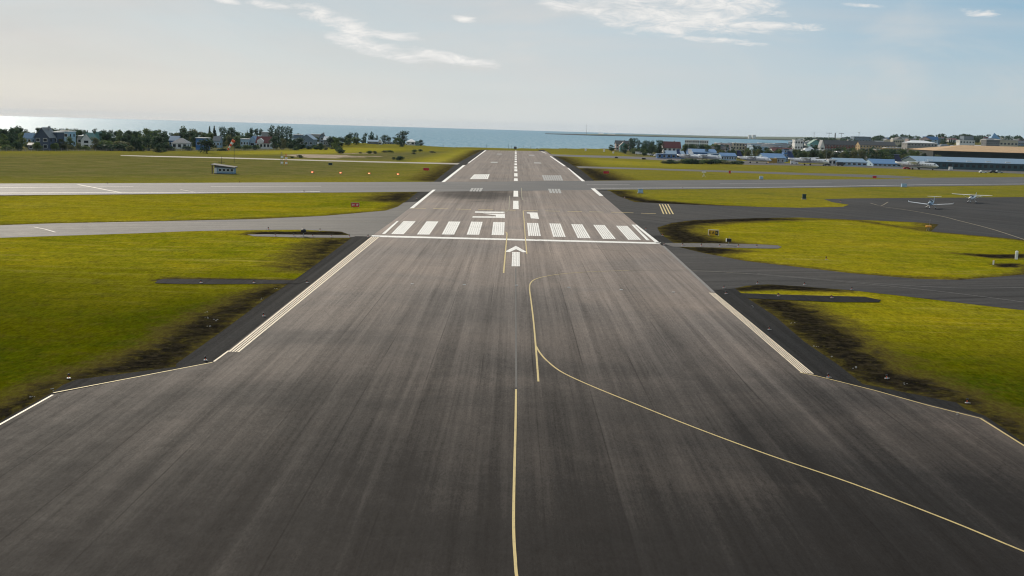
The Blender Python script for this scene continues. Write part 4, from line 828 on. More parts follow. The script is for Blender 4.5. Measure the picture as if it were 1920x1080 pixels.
# left district, single trees that stand out
T = [('dbroad', 21, 238.5, 18, 277, 'dark rounded tree at the far left edge of the shore trees'),
 ('broad', 7, 250, 16, 279, 'mid green tree cut by the left edge of the view'), ('broad', 39, 248, 16, 279, 'green tree just left of the dark gabled house'),
 ('bush', 12, 268, 26, 282, 'low green shrub at the lower left edge of the trees'), ('bush', 70, 263, 18, 282.2, 'light green shrub hiding the foot of the dark gabled house'), ('bush', 104, 263, 16, 282.2, 'light green shrub under the flat roofed annex'), ('bush', 461, 268, 14, 281, 'shrub before the pale blue wing'), ('dbush', 478, 270, 10, 281, 'dark shrub between the pale blue and the red roofed house'), ('dbush', 33, 262, 22, 282, 'dark shrub under the far left trees'), ('obush', 90, 258, 20, 281, 'olive brown shrub in front of the dark annex'),
 ('olive', 117, 260, 18, 281, 'dark shrub in front of the pale blue box house'), ('poplar', 134, 241, 9, 275, 'left of two poplars right of the pale blue box house'), ('poplar', 141, 240.5, 9, 275, 'right of two poplars right of the pale blue box house'),
 ('broad', 130, 256, 14, 279, 'small round tree at the foot of the poplar pair'), ('obush', 147, 264, 12, 281, 'brownish shrub left of the narrow white gabled house'),
 ('olive', 177, 257, 18, 281, 'olive tree overlapping the narrow white gabled house'), ('bush', 198, 257, 34, 281, 'wide green shrub right of the narrow white gabled house'), ('obush', 225, 258, 36, 281.5, 'wide olive shrub in the middle of the left hedge'),
 ('dbush', 200, 266, 40, 282, 'dark lower hedge shrub nearest the white gabled house'), ('dbush', 232, 267, 40, 282.5, 'dark lower hedge shrub left of the big round tree'), ('dbush', 252, 262, 30, 282, 'dark hedge shrub below the big round tree'),
 ('broad', 275, 240, 26, 276, 'big round light green tree above the hedge'), ('dbroad', 296, 254, 26, 283, 'large dark tree right of the hedge'), ('dbush', 312, 262, 24, 282, 'dark round shrub left of the white walled house'),
 ('broad', 343, 237, 15, 268, 'tall rounded green tree left of the willow'), ('olive', 360, 242, 24, 268, 'broad grey green willow'), ('olive', 379, 247, 14, 268, 'small pale willow right of the broad one'),
 ('spruce', 393, 236.5, 14, 268, 'left of the two spire topped spruces'), ('spruce', 402, 236, 18, 268, 'right and fuller of the two spire topped spruces'), ('poplar', 415, 237.5, 7, 272, 'left slender poplar right of the spruces'),
 ('poplar', 420, 237, 7, 272, 'right slender poplar right of the spruces'), ('poplar', 428, 240, 9, 274, 'left poplar of the dense clump behind the windsock'), ('poplar', 433, 238, 9, 274, 'middle poplar of the dense clump behind the windsock'), ('poplar', 438, 239, 9, 274, 'right poplar of the dense clump behind the windsock'),
 ('broad', 447, 246.5, 24, 272, 'wide round tree behind the windsock'), ('spruce', 463.5, 243.5, 6, 268, 'tiny dark spruce behind the pale blue wing'), ('broad', 444, 255, 20, 277, 'bright green tree right of the windsock'),
 ('dbush', 352, 272, 22, 282, 'low dark shrub in front of the white walled house'), ('dbush', 341, 266, 20, 279, 'dark shrub against the white walled house'), ('dbroad', 388, 260, 32, 287.5, 'big dark bush standing out in front of the left tree line'),
 ('dbush', 416, 276, 18, 283, 'low dark shrub right of the big dark bush'), ('dbroad', 472, 240, 10, 268, 'left dark tree behind the pale blue gable'), ('dbroad', 481, 241, 12, 268, 'dark tree left of the bright white roofs'), ('dbroad', 489, 241.5, 10, 268, 'dark tree touching the bright white roofs'),
 ('poplar', 509, 234.5, 10, 272, 'tallest poplar right of the red roofed house'), ('poplar', 517, 241, 7, 272, 'short poplar beside the tallest one'), ('poplar', 523, 235.5, 8, 272, 'second tall poplar right of the red roofed house'),
 ('poplar', 529, 236, 8, 272, 'middle poplar of the tall row'), ('poplar', 537.5, 236.5, 8, 272, 'fourth poplar of the tall row'), ('poplar', 544, 237, 9, 272, 'last poplar at the right end of the tall row'),
 ('dbroad', 514, 256, 16, 280, 'dark tree at the foot of the tallest poplar'), ('olive', 531, 259, 12, 281, 'yellowish slender willow right of the red roofed house'), ('dbroad', 544, 260, 16, 281, 'dark block shaped tree under the last poplar'),
 ('dbroad', 562, 258, 20, 279.5, 'dark round tree in front of the grey blue hall'), ('broad', 591, 255.5, 20, 272, 'light green round tree in front of the long flat white roof'), ('obush', 600, 269, 26, 279, 'olive hedge strip left of the shore trees'),
 ('dbroad', 622, 256, 20, 277, 'dark tree right of the olive hedge'), ('dbroad', 640, 257, 22, 275, 'left one of the dense dark shore trees'), ('broad', 653, 259, 16, 274.5, 'light green tree among the dense dark shore trees'), ('broad', 668, 258, 22, 274, 'round green tree at the right end of the dense shore trees'),
 ('poplar', 657, 248.5, 10, 270, 'wide poplar above the dense shore trees'), ('poplar', 665.5, 248, 4.5, 270, 'first thin poplar above the shore trees'), ('poplar', 670, 248.5, 4.5, 270, 'second thin poplar above the shore trees'),
 ('poplar', 684.5, 248.5, 7, 268, 'lone poplar left of the pointed dark tree'), ('dbroad', 697, 248.5, 13, 267, 'pointed dark tree above the long dark shed'), ('dbroad', 706, 254, 8, 267, 'small dark tree right of the pointed one'),
 ('poplar', 720, 252.5, 12, 270.5, 'short stout poplar on the mound'), ('dbroad', 729, 256, 10, 270, 'small tree between the stout poplar and the tall tree'), ('dbroad', 741, 257, 14, 271, 'dark tree touching the tallest shore tree'),
 ('poplar', 754.5, 245, 20, 271.5, 'tallest full tree near the water on the left of the runway'), ('dbroad', 789, 262, 10, 273.5, 'small round tree at the very end of the shore row'),
 ('dbush', 639, 278.5, 17, 287.5, 'round dark bush on the green bank'), ('obush', 676, 284.5, 7, 287.5, 'tiny bush on the sandy ground'), ('bush', 693, 280.5, 12, 288, 'left one of two grey green bushes on the heath'), ('obush', 703, 282, 10, 288, 'right one of two grey green bushes on the heath'),
 ('obush', 721, 280.5, 10, 286, 'olive bush on the bank below the dark tree'), ('bush', 732, 279.5, 12, 286, 'rounder bush on the bank below the tall tree'), ('dbush', 749, 291, 17, 300.5, 'largest dark bush on the brown heath'), ('obush', 738, 293.5, 9, 299, 'small bush at the left foot of the largest heath bush'),
 ('bush', 777, 279, 11, 285, 'green bush in front of the green beach building'), ('bush', 788, 278, 9, 284, 'bush at the right end of the heath'), ('obush', 776, 284, 8, 289, 'pale low bush on the heath'), ('obush', 811, 281.5, 11, 286.5, 'flat pale bush near the runway side grass'),
 ('obush', 563, 289, 12, 296, 'grey bush on the sand patch'), ('obush', 548, 292.5, 9, 296.5, 'low bush on the sand beside the mast group')]
for t_ in T: tpx(t_[0], t_[1], t_[2], t_[3], ybase=t_[4], label=t_[5])
# right, single trees
T2 = [('dbroad', 1147, 271, 12, 284, 'low dark tree at the shore end right of the runway'), ('poplar', 1183, 258.5, 10, 285, 'tall poplar right of the pinkish shore house'), ('poplar', 1189.5, 258.5, 11, 285, 'tallest poplar right of the pinkish shore house'),
 ('poplar', 1198, 262, 8, 285, 'shorter poplar after the tall pair'), ('poplar', 1206, 265, 7, 286, 'small poplar left of the three tree clump'), ('poplar', 1211.5, 262.5, 8, 286, 'middle tree of the three tree clump'), ('poplar', 1217, 263.5, 8, 286, 'right tree of the three tree clump'),
 ('poplar', 1224, 263.5, 8, 286, 'lone narrow poplar over the parked cars'), ('poplar', 1237, 262, 14, 291, 'stout dark poplar left of the red roofed white house'),
 ('bush', 1195, 276, 26, 288, 'brownish green shrub behind the parked cars'), ('dbush', 1213, 277, 24, 289, 'dark shrub behind the parked cars'),
 ('dbush', 1244, 300.5, 11, 306, 'small leftmost bush on the right grass'), ('dbush', 1256, 297.5, 18, 306, 'second bush from the left on the right grass'), ('bush', 1283, 294, 24, 306.5, 'bright green bush at the left of the bush row'),
 ('dbush', 1300, 296, 26, 307.5, 'dark wide bush in the bush row'), ('bush', 1318, 296, 26, 307.5, 'mid green bush in the bush row'), ('dbush', 1335, 297.5, 24, 308, 'dark bush right of the middle of the bush row'),
 ('dbush', 1345, 296, 18, 307.5, 'highest dark bush near the right of the bush row'), ('obush', 1362, 300.5, 18, 308, 'olive bush near the right end of the bush row'), ('dbush', 1375, 301, 16, 308, 'dark bush near the right end of the bush row'), ('dbush', 1386, 304, 13, 308.5, 'last low bush of the bush row')]
for t_ in T2: tpx(t_[0], t_[1], t_[2], t_[3], ybase=t_[4], label=t_[5])
blab = [' '.join(l.split()[:8]) for l in blabels]
for k_, l in enumerate(blab):
    wl_ = l.split()
    while wl_[-1] in ('a', 'the', 'with', 'and', 'of', 'in', 'to', 'right', 'left', 'behind', 'between', 'white', 'dark', 'at', 'two', 'among', 'by', 'its', 'on', 'above', 'from', 'beside', 'under', 'pale', 'single', 'bright', 'small', 'round', 'thick', 'over', 'blue', 'front', 'half', 'rusty', 'deep', 'below', 'rising', 'just', 'grey', 'standing', 'showing', 'adjoining', 'brown', 'ochre', 'long', 'row', 'tallest', 'joined', 'top', 'flat', 'glimpsed', 'four', 'broad', 'tan'): wl_.pop()
    blab[k_] = ' '.join(wl_)
# fill between the houses
frnd = random.Random(21)
def fill(n_, pxr, Yr, hr_, kinds, lab, grp, frac=.45, lim=None):
    made = 0; tries = 0
    while made < n_ and tries < n_*40:
        tries += 1
        px = frnd.uniform(*pxr); Y = frnd.uniform(*Yr); X = (px-967)/F*Y
        if Y > coastY(X)-18: continue
        if 1840 < px < 1890 and Y > 1200: continue
        kd = frnd.choice(kinds); h = frnd.uniform(*hr_); wd = h*WID[kd]*frnd.uniform(1.0, 1.5)
        if 'bush' in kd: h *= .5; wd = h*1.8
        z = H(X, Y); x_, yb = px_of(X, Y, z); _, yt = px_of(X, Y, z+h); pw = wd/2*F/Y
        if lim is not None:
            if yt < lim: continue
        elif not clear(x_-pw, x_+pw, yt, yb, Y, frac): continue
        near_ = sorted((max(abs((a+b)/2-x_)-(b-a)/2, 0)+abs(Y-Yb_)*.12, i) for i, (a, b, t0_, g0_, Yb_) in enumerate(boxes) if i < len(blab))[:1]
        ref = ''
        if near_:
            a, b, _t, _g, Yb_ = boxes[near_[0][1]]; rel = 'in front of' if a < x_ < b and Y < Yb_ else 'behind' if a < x_ < b else 'left of' if x_ < a else 'right of'
            ref = ' '+rel+' the '+blab[near_[0][1]]; ref = ' '.join(ref.split()[:10]); ref = ' '+ref
            while ref.split()[-1] in ('a', 'the', 'with', 'and', 'of', 'in', 'to', 'under', 'its', 'among'): ref = ' '+' '.join(ref.split()[:-1])
        word = {'broad': 'green broadleaf', 'poplar': 'narrow dark poplar', 'spruce': 'pointed dark spruce', 'olive': 'grey green willow like', 'dbroad': 'dark broadleaf', 'bush': 'low green', 'dbush': 'low dark', 'obush': 'low olive'}[kd]
        tree(kd, X, Y, h, wd, word+(' shrub' if 'bush' in kd else ' tree')+(ref or ' '+lab), grp); made += 1
fill(130, (0, 330), (690, 900), (6, 9.5), ['broad', 'dbroad', 'poplar', 'spruce', 'dbroad'], 'among the houses of the left shore', 'trees filling the left shore district', .62)
fill(60, (0, 330), (640, 700), (4, 7), ['bush', 'dbush', 'dbroad', 'obush'], 'along the field edge at the left', 'shrubs along the left field edge', .40)
fill(80, (330, 640), (790, 960), (5, 9), ['broad', 'dbroad', 'dbroad', 'olive', 'dbush'], 'in the gardens behind the left field', 'garden trees behind the left field', .62)
fill(50, (320, 640), (770, 850), (4, 6.5), ['dbush', 'bush', 'obush', 'dbroad'], 'along the far edge of the left field', 'garden shrubs behind the left field', .40)
fill(16, (620, 760), (980, 1080), (4, 7), ['dbroad', 'broad', 'dbush'], 'behind the green bank', 'trees behind the green bank')
fill(34, (1170, 1240), (930, 1150), (4, 8), ['dbroad', 'poplar', 'broad', 'dbush'], 'at the shore end of the right town', 'trees at the shore end of the town', lim=268)
fill(34, (1281, 1350), (1015, 1100), (7, 12), ['poplar', 'dbroad', 'spruce', 'broad'], 'in the row below the white apartment blocks', 'pine row below the apartment blocks', lim=269)
fill(70, (1345, 1500), (890, 1010), (5, 8.5), ['dbroad', 'broad', 'poplar', 'olive'], 'behind the parked airliners', 'trees behind the airliners', lim=279)
fill(90, (1485, 1720), (870, 1000), (6, 11), ['dbroad', 'poplar', 'broad', 'dbroad', 'olive'], 'in the dense belt above the hangars', 'tree belt above the hangars', lim=279)
fill(40, (1545, 1700), (1010, 1180), (6, 10), ['dbroad', 'poplar', 'broad'], 'below the long dark roofed school', 'trees below the long school', lim=275)
fill(32, (1690, 1760), (860, 1040), (6, 10), ['dbroad', 'broad', 'olive'], 'in front of the grey apartment house', 'trees before the grey apartment house', lim=274)
fill(70, (1350, 1545), (1060, 1400), (5, 9), ['dbroad', 'spruce', 'poplar', 'broad'], 'between the houses of the hillside town', 'trees of the hillside town', .48)
fill(70, (1545, 1925), (1300, 1800), (6, 10), ['dbroad', 'spruce', 'dbroad', 'broad'], 'between the houses of the hillside town', 'trees of the hillside town', .48)
fill(40, (1780, 1925), (1000, 1230), (6, 9), ['dbroad', 'dbush', 'broad'], 'behind the tan roofed hangar', 'trees behind the tan roofed hangar', lim=268)
for i_ in range(16):
    px = 1246+i_*9.2+frnd.uniform(-3, 3); tpx(frnd.choice(['bush', 'dbush', 'obush', 'dbush']), px, (297.5 if 1275 < px < 1365 else 301)+frnd.uniform(-1.5, 2), frnd.uniform(15, 22), ybase=306.5+frnd.uniform(-.8, 1), label='filling bush in the low bush row on the right grass', group='bush row on the right grass')
fm = MB()                                              # the wooded crest far behind the town reads as one mass
for _ in range(150):
    px = frnd.uniform(1480, 1930); Y = frnd.uniform(1980, 3000); X = (px-967)/F*Y; z = H(X, Y); h = frnd.uniform(8, 14)
    leafcloud(fm, (X, Y, z+h*.5), (h*.6, h*.6, h*.5), 90, h*.12, frnd)
tag(fm.build('distant_trees', m_dark), 'dark wooded crest far behind the hillside town', 'trees', kind='stuff')

# ------------------------------------------------------------------ cars
def car(px, py, colour, label, rz=0, group=None, van=False):
    x, y = G(px, py); e = empty('parked_van' if van else 'parked_car', (x, y, H(x, y)), rz, label, 'van' if van else 'car', group)
    if van: pr = [(-2.4, .35), (2.4, .35), (2.45, 1.1), (2.0, 1.25), (1.5, 2.1), (-2.3, 2.15), (-2.4, 1.9)]
    else: pr = [(-2.1, .3), (2.1, .3), (2.15, .75), (1.2, .95), (.55, 1.42), (-1.1, 1.45), (-1.8, 1.0), (-2.1, .9)]
    MB().loft([[(u, -.85, z) for u, z in pr], [(u*1.0, .85, z) for u, z in pr]]).build('body', M[colour], e)
    if van: MB().box((1.2, 0, 1.62), (.9, 1.74, .5)).build('side_window', M['glass'], e)
    else: MB().box((-.2, 0, 1.18), (1.5, 1.74, .34)).build('side_window', M['glass'], e)
    for a in (-1.35, 1.35):
        for s_ in (-1, 1): MB().tube((a, s_*.7, .32), (a, s_*.9, .32), .32, n=10).build('wheel', M['tyre'], e)
    return e
car(486, 278.6, 'cwhite', 'white car left of the parked pair before the red roofed house', .1)
car(495.5, 278.8, 'csilver', 'silver car in the middle before the red roofed house', .1); car(501.5, 278.6, 'cwhite', 'white car nearest the willow before the red roofed house', .1)
car(127, 279, 'cdark', 'dark blue car parked in front of the pale blue box house', 0); car(574, 275.5, 'csilver', 'silver car at the left of the row by the hedge', .3)
car(581, 275, 'cblue', 'blue car in the row by the hedge', .3); car(588, 274.6, 'csilver', 'silver grey car nearest the hedge', .3); car(597, 272.8, 'cwhite', 'white van behind the olive hedge', .2, van=True)
car(752, 274, 'cwhite', 'white car under the tall shore tree', 0); car(759, 274, 'csilver', 'silver car left of the bright roofed beach house', 0); car(766, 274.2, 'cwhite', 'white car in front of the bright roofed beach house', 0)
car(1197, 289.6, 'cwhite', 'white box van at the left of the car park', 0, van=True); car(1204.5, 289.4, 'csilver', 'silver car next to the white box van', .2); car(1209, 290.6, 'cdark', 'dark car in the front of the car park', .1)
car(1213, 289.6, 'csilver', 'grey car in the middle of the car park', .3); car(1218, 291.4, 'cwhite', 'white car in front at the car park exit', 0); car(1223, 292, 'csilver', 'silver car right of the car park exit', .1)
car(1228, 292.6, 'cdark', 'dark car left of the small blue shed', 0); car(1231, 293.5, 'cwhite', 'white car touching the small blue shed', .2)
car(1489, 308, 'cwhite', 'white service van behind the tail of the large airliner', 0, van=True); car(1551, 310.6, 'cdark', 'dark service car at the nose of the large airliner', .2)
car(1634, 310.6, 'cwhite', 'white van between the pale and the blue hangar', 0, van=True); car(1700, 317.3, 'cred', 'red tug under the tail of the navy tailed airliner', .1); car(1575, 310.8, 'cdark', 'dark van before the pale hangar', .1, van=True)
for i, (px_, c_) in enumerate([(1843, 'cwhite'), (1862, 'cdark'), (1873, 'csilver')]):
    car(px_, 324.6, c_, ['white car parked left along the long terminal', 'dark car in the middle along the long terminal', 'silver car parked right along the long terminal'][i], 0)
# yellow container
x, y = G(1448, 305.6); e = empty('cargo_container', (x, y, 0), 0, 'ribbed yellow cargo container beside the hangar', 'container'); wd = 16/F*y
MB().box((0, 0, 1.5), (wd, 2.5, 2.7)).build('shell', M['syel'], e); q = MB()
for i in range(13): q.box((-wd/2+.2+i*(wd-.4)/12, -1.3, 1.5), (.16, .1, 2.6))
q.build('ribs', M['wood'], e)

# ------------------------------------------------------------------ aircraft
def ring(x, ry, rz, zc, n_=14): return [(x, ry*math.cos(2*math.pi*k/n_), zc+rz*math.sin(2*math.pi*k/n_)) for k in range(n_)]
def foil(mb, p, q, c0, c1, t0, t1, axis='h'):   # tapered surface from p to q, chord along x
    def sec(o, c, t):
        pts = [(.5, 0), (.3, .5), (-.1, .45), (-.5, 0), (-.1, -.25), (.3, -.35)]
        return [(o[0]+u*c, o[1], o[2]+v_*t) if axis == 'h' else (o[0]+u*c, o[1]+v_*t, o[2]) for u, v_ in pts]
    return mb.loft([sec(p, c0, t0), sec(q, c1, t1)])
def prop(root, x, y, z, r, nb=4, hub=.18):
    mb = MB().tube((x, y, z), (x+.35*r**.5, y, z), hub, hub*.25, 8)
    for k in range(nb):
        a = 2*math.pi*k/nb+.5; c, s_ = math.cos(a), math.sin(a); t = Vector((.06, -s_*.09*r, c*.09*r))
        p0 = Vector((x+.1, y+c*hub, z+s_*hub)); p1 = Vector((x+.1, y+c*r, z+s_*r)); mb.add([p0-t*.6, p0+t*.6, p1+t*.7, p1-t*.7, p0-t*.6+Vector((.04, 0, 0)), p0+t*.6+Vector((.04, 0, 0)), p1+t*.7+Vector((.04, 0, 0)), p1-t*.7+Vector((.04, 0, 0))], [(0, 1, 2, 3), (7, 6, 5, 4), (0, 4, 5, 1), (2, 6, 7, 3), (1, 5, 6, 2), (0, 3, 7, 4)])
    return mb.build('propeller', M['black'], root)
def airliner(px, py, rz, label, fin='pnavy', stripe='pnavy', sc=1.0):
    x, y = G(px, py); e = empty('turboprop_airliner', (x, y, 0), rz, label, 'airliner', 'turboprop airliners on the apron'); e.scale = (sc,)*3
    MB().loft([ring(12.3, .15, .12, 2.1), ring(11.8, .55, .5, 2.15), ring(10.8, 1.0, .95, 2.3), ring(9.2, 1.33, 1.33, 2.45), ring(-3.5, 1.35, 1.35, 2.45), ring(-7.5, 1.05, 1.05, 2.8), ring(-11.5, .35, .4, 3.4)]).build('fuselage', M['pwhite'], e, True)
    mb = MB()
    for s_ in (-1, 1): mb.add([(10.9, s_*.80, 2.75), (10.2, s_*1.17, 2.72), (10.2, s_*1.02, 3.15), (10.75, s_*.62, 3.12), (10.95, s_*.84, 2.76), (10.25, s_*1.21, 2.73), (10.25, s_*1.06, 3.17), (10.8, s_*.66, 3.14)], [(0, 1, 2, 3), (4, 5, 6, 7), (0, 1, 5, 4), (3, 2, 6, 7), (1, 2, 6, 5), (0, 3, 7, 4)])
    mb.add([(11.15, -.7, 2.72), (11.15, .7, 2.72), (10.8, .55, 3.15), (10.8, -.55, 3.15)], [(0, 1, 2, 3)]); mb.build('cockpit_window', M['glass'], e)
    mb = MB()
    for k in range(15):
        for s_ in (-1, 1): mb.box((8.3-k*.85, s_*1.33, 2.75), (.32, .06, .42))
    mb.build('cabin_windows', M['glass'], e)
    mb = MB()
    for s_ in (-1, 1): mb.box((1.5, s_*1.345, 2.15), (16, .02, .28))
    mb.build('side_stripe', M[stripe], e)
    mb = MB(); foil(mb, (.6, -13, 4.25), (.6, 0, 3.95), 1.3, 2.6, .22, .5); foil(mb, (.6, 0, 3.95), (.6, 13, 4.25), 2.6, 1.3, .5, .22); mb.build('wing', M['pwhite'], e)
    mb = MB(); foil(mb, (-9.6, 0, 3.3), (-11.3, 0, 7.3), 4.2, 2.4, .38, .25, 'v'); mb.build('tail_fin', M[fin], e)
    mb = MB(); foil(mb, (-11.4, -4, 7.4), (-11.4, 0, 7.35), 1.3, 1.9, .15, .25); foil(mb, (-11.4, 0, 7.35), (-11.4, 4, 7.4), 1.9, 1.3, .25, .15); mb.build('tailplane', M[fin], e)
    for s_ in (-1, 1):
        en = MB().loft([[(p[0], p[1]+s_*3.9, p[2]) for p in r_] for r_ in (ring(2.9, .3, .3, 3.75), ring(2.5, .5, .5, 3.7), ring(1, .55, .62, 3.6), ring(-1.8, .35, .4, 3.7), ring(-3.2, .1, .12, 3.85))]).build('engine', M['pwhite'], e, True)
        prop(en, 2.95, s_*3.9, 3.75, 1.95)
        g_ = MB().tube((0, s_*3.9, .4), (0, s_*3.9, 3.3), .09).build('landing_gear', M['metal'], e)
        MB().tube((0, s_*3.9-.25, .42), (0, s_*3.9+.25, .42), .42, n=12).build('wheel', M['tyre'], g_)
    g_ = MB().tube((9.2, 0, .35), (9.2, 0, 1.3), .07).build('landing_gear', M['metal'], e); MB().tube((9.2, -.18, .3), (9.2, .18, .3), .3, n=12).build('wheel', M['tyre'], g_)
    return e
airliner(1717, 317.8, R(-42), 'airliner with navy blue tail in front of the long terminal', sc=1.12)
airliner(1514, 309.8, R(-36), 'large white airliner with blue tail nearest the grass left of the white office', fin='pblue', sc=1.1)
airliner(1413, 305.8, R(-42), 'white airliner with tall dark blue tail left of the yellow container', fin='pnavy', sc=1.02)
airliner(1321, 301, R(-30), 'white airliner behind the bush row in front of the blue hangar', fin='pwhite', stripe='pblue', sc=.95)
airliner(1292, 300, R(-48), 'white airliner partly behind the left of the bush row', fin='pblue', sc=.9)
def lightplane(px, py, rz, label, high):
    x, y = G(px, py); e = empty('light_aircraft', (x, y, 0), rz, label, 'light aircraft')
    zc = 1.35
    MB().loft([ring(2.7, .15, .15, zc), ring(2.55, .42, .38, zc), ring(1.4, .52, .52, zc), ring(.2, .56, .62, zc+.03), ring(-1.2, .45, .5, zc+.05), ring(-3.6, .2, .22, zc+.22), ring(-4.9, .07, .12, zc+.3)]).build('fuselage', M['pwhite' if high else 'plblue'], e, True)
    if high: MB().loft([ring(1.2, .3, .05, zc+.5), ring(.75, .48, .22, zc+.62), ring(-.5, .48, .24, zc+.62), ring(-1.6, .2, .08, zc+.42)]).build('cabin_window', M['glass'], e, True)
    else: MB().loft([ring(1.35, .28, .05, zc+.48), ring(.6, .46, .42, zc+.5), ring(-.5, .44, .45, zc+.48), ring(-1.9, .15, .1, zc+.36)]).build('canopy', M['glass'], e, True)
    zw = zc+.86 if high else zc-.35; tip = zw+(.12 if high else .5)
    mb = MB()
    for s_ in (-1, 1): foil(mb, (.35, 0, zw), (.35, s_*5.5, tip), 1.55, 1.1, .22, .13)
    mb.build('wing', M['pwhite'], e)
    if high:
        for s_ in (-1, 1): MB().tube((.4, s_*.5, zc-.35), (.4, s_*2.6, zw), .04).build('wing_strut', M['pwhite'], e)
    else:
        for s_ in (-1, 1): foil(MB(), (.3, s_*5.5, tip), (.1, s_*5.6, tip+.35), .8, .3, .06, .04, 'v').build('wingtip', M['pwhite'], e)
    mb = MB(); foil(mb, (-4.5, 0, zc+.25), (-5.1, 0, zc+(1.45 if high else 1.55)), 1.4, .7, .12, .08, 'v'); mb.build('tail_fin', M['pwhite'], e)
    zt = zc+.3 if high else zc+1.58; mb = MB()
    for s_ in (-1, 1): foil(mb, (-4.9 if high else -5.1, 0, zt), (-4.95, s_*1.75, zt), 1.0, .65, .09, .06)
    mb.build('tailplane', M['pwhite'], e)
    prop(e, 2.7, 0, zc, .95, 2, .14)
    for (gx_, gy_) in ((2.0, 0), (-.3, 1.15), (-.3, -1.15)):
        g_ = MB().tube((gx_, gy_*.5, zc-.4), (gx_, gy_, .25), .045).build('landing_gear', M['pwhite'], e)
        MB().tube((gx_, gy_-.08, .2), (gx_, gy_+.08, .2), .2, n=12).build('wheel', M['tyre'], g_)
        MB().loft([[(p[0]+gx_, p[1]+gy_, p[2]) for p in r_] for r_ in (ring(.34, .03, .03, .27), ring(.12, .11, .14, .33), ring(-.35, .03, .03, .3))]).build('wheel_fairing', M['pwhite'], g_, True)
    return e
lightplane(1745, 391, R(-117), 'low wing pale blue light aircraft with T shaped tail nearest on the apron', False)
lightplane(1822, 380.3, R(-122), 'high wing white light aircraft parked behind the low wing one', True)

# ------------------------------------------------------------------ signs, boxes, huts, masts
def sign(name, label, px, py, wpx, hpx, board, txt=None, tm='swhite', rz=0.0, gap=.25, extra=None, cat='sign'):
    x, y = G(px, py); k = y/F; wd, h = wpx*k, hpx*k; rz = rz+math.atan2(-x, y)*.6
    e = empty(name, (x, y, 0), rz, label, cat)
    for s_ in (-.38, .38): MB().tube((s_*wd, .05, -.05), (s_*wd, .05, gap+.1), .04).build('leg', M['metal'], e)
    MB().box((0, 0, gap+h/2), (wd, .22, h)).build('board', M[board], e)
    fr = MB().box((0, 0, gap+h+.03), (wd+.1, .28, .06)).box((-wd/2-.03, 0, gap+h/2), (.06, .28, h)).box((wd/2+.03, 0, gap+h/2), (.06, .28, h)); fr.build('frame', M['swhite' if board == 'syel' else 'stone' if board == 'sred' else 'metal'], e)
    if txt: text(txt, h*.72, M[tm], e, (0, -.125, gap+h/2), (R(90), 0, 0))
    return e, wd, h
sign('runway_holding_sign', 'red sign reading 01 19 in white on the left grass strip', 666, 389.5, 14.5, 7, 'sred', '01 19', gap=.2)
e, wd, h = sign('taxiway_sign', 'yellow guidance sign with black letters on the right grass island', 1337.5, 443, 18.5, 9.8, 'syel', None, gap=.15)
text('K', h*.62, M['black'], e, (-wd*.34, -.125, .15+h/2), (R(90), 0, 0)); text('A', h*.72, M['black'], e, (-wd*.03, -.125, .15+h/2), (R(90), 0, 0))
MB().box((wd*.33, -.115, .15+h/2), (wd*.30, .02, h*.86)).build('location_panel', M['gbox'], e); text('K', h*.6, M['syel'], e, (wd*.33, -.135, .15+h/2), (R(90), 0, 0))
sign('runway_sign', 'small red sign in the grass just right of the far runway edge', 1136.5, 326, 10.5, 4.2, 'sred', gap=.15)
sign('runway_sign', 'small dull red sign in the grass left of the far runway edge', 799, 320.5, 10.5, 4.4, 'sred', gap=.2)
sign('runway_sign', 'small red sign on the grass before the crossing runway at the right', 1639.5, 334.8, 7, 4, 'sred', gap=.15)
sign('marker_board', 'dark low marker board at the grass edge right of the far runway', 1207, 299.6, 7, 2.8, 'black', gap=.2, cat='board')
sign('marker_board', 'thin dark marker board closer to the runway than the wide one', 1155.5, 297, 5.5, 2.2, 'black', gap=.2, cat='board')
sign('marker_board', 'tiny brown marker board at the access road', 1368, 326, 3.5, 5, 'sred', gap=.2, cat='board')
sign('marker_board', 'small dark board in the left field between mast group and lit lamps', 619.5, 310.5, 7, 4, 'gbox', gap=.2, cat='board')
def cabinet(name, label, px, py, wpx, hpx, m_, cap=None):
    x, y = G(px, py); k = y/F; wd, h = wpx*k, hpx*k; e = empty(name, (x, y, 0), 0, label, 'cabinet')
    MB().box((0, wd*.3, .1), (wd+.3, wd*.6+.3, .2)).build('plinth', M['concrete'], e)
    MB().box((0, wd*.3, .2+h/2), (wd, wd*.6, h)).build('body', M[m_], e); MB().box((0, wd*.3, .2+h+.05), (wd+.12, wd*.6+.12, .1)).build('lid', M[cap or m_], e)
    MB().box((0, -.02, .2+h*.5), (wd*.42, .04, h*.8)).build('door', M[m_], e)
cabinet('equipment_cabinet', 'pale blue cabinet on the grass strip near the runway crossing', 1201, 362.6, 9, 6.3, 'bluebox', 'rlblue')
cabinet('equipment_cabinet', 'pale blue cabinet at the far side of the crossing runway', 1427.5, 336.4, 6.5, 4.6, 'bluebox', 'rwhite')
cabinet('equipment_cabinet', 'pale blue cabinet on the near edge of the crossing runway at the right', 1695.5, 351.2, 9, 5.4, 'bluebox', 'rlblue')
cabinet('equipment_cabinet', 'dark green tall cabinet on the right grass strip', 1508, 373.8, 6.5, 7.8, 'gbox')
cabinet('equipment_cabinet', 'small white cabinet beside the long terminal', 1783, 319.3, 6.5, 5.5, 'white')
def post(name, label, px, py, h, r, m_, cap=None):
    x, y = G(px, py); e = empty(name, (x, y, 0), 0, label, 'post'); MB().tube((0, 0, -.1), (0, 0, h), r, n=12).build('shaft', M[m_], e)
    MB().tube((0, 0, h), (0, 0, h+r*.6), r*1.15, r*.5, 12).build('cap', M[cap or m_], e); return e
post('marker_post', 'white round post with dark shadow side at the right edge of the grass', 1905.5, 486, 1.15, .22, 'swhite')
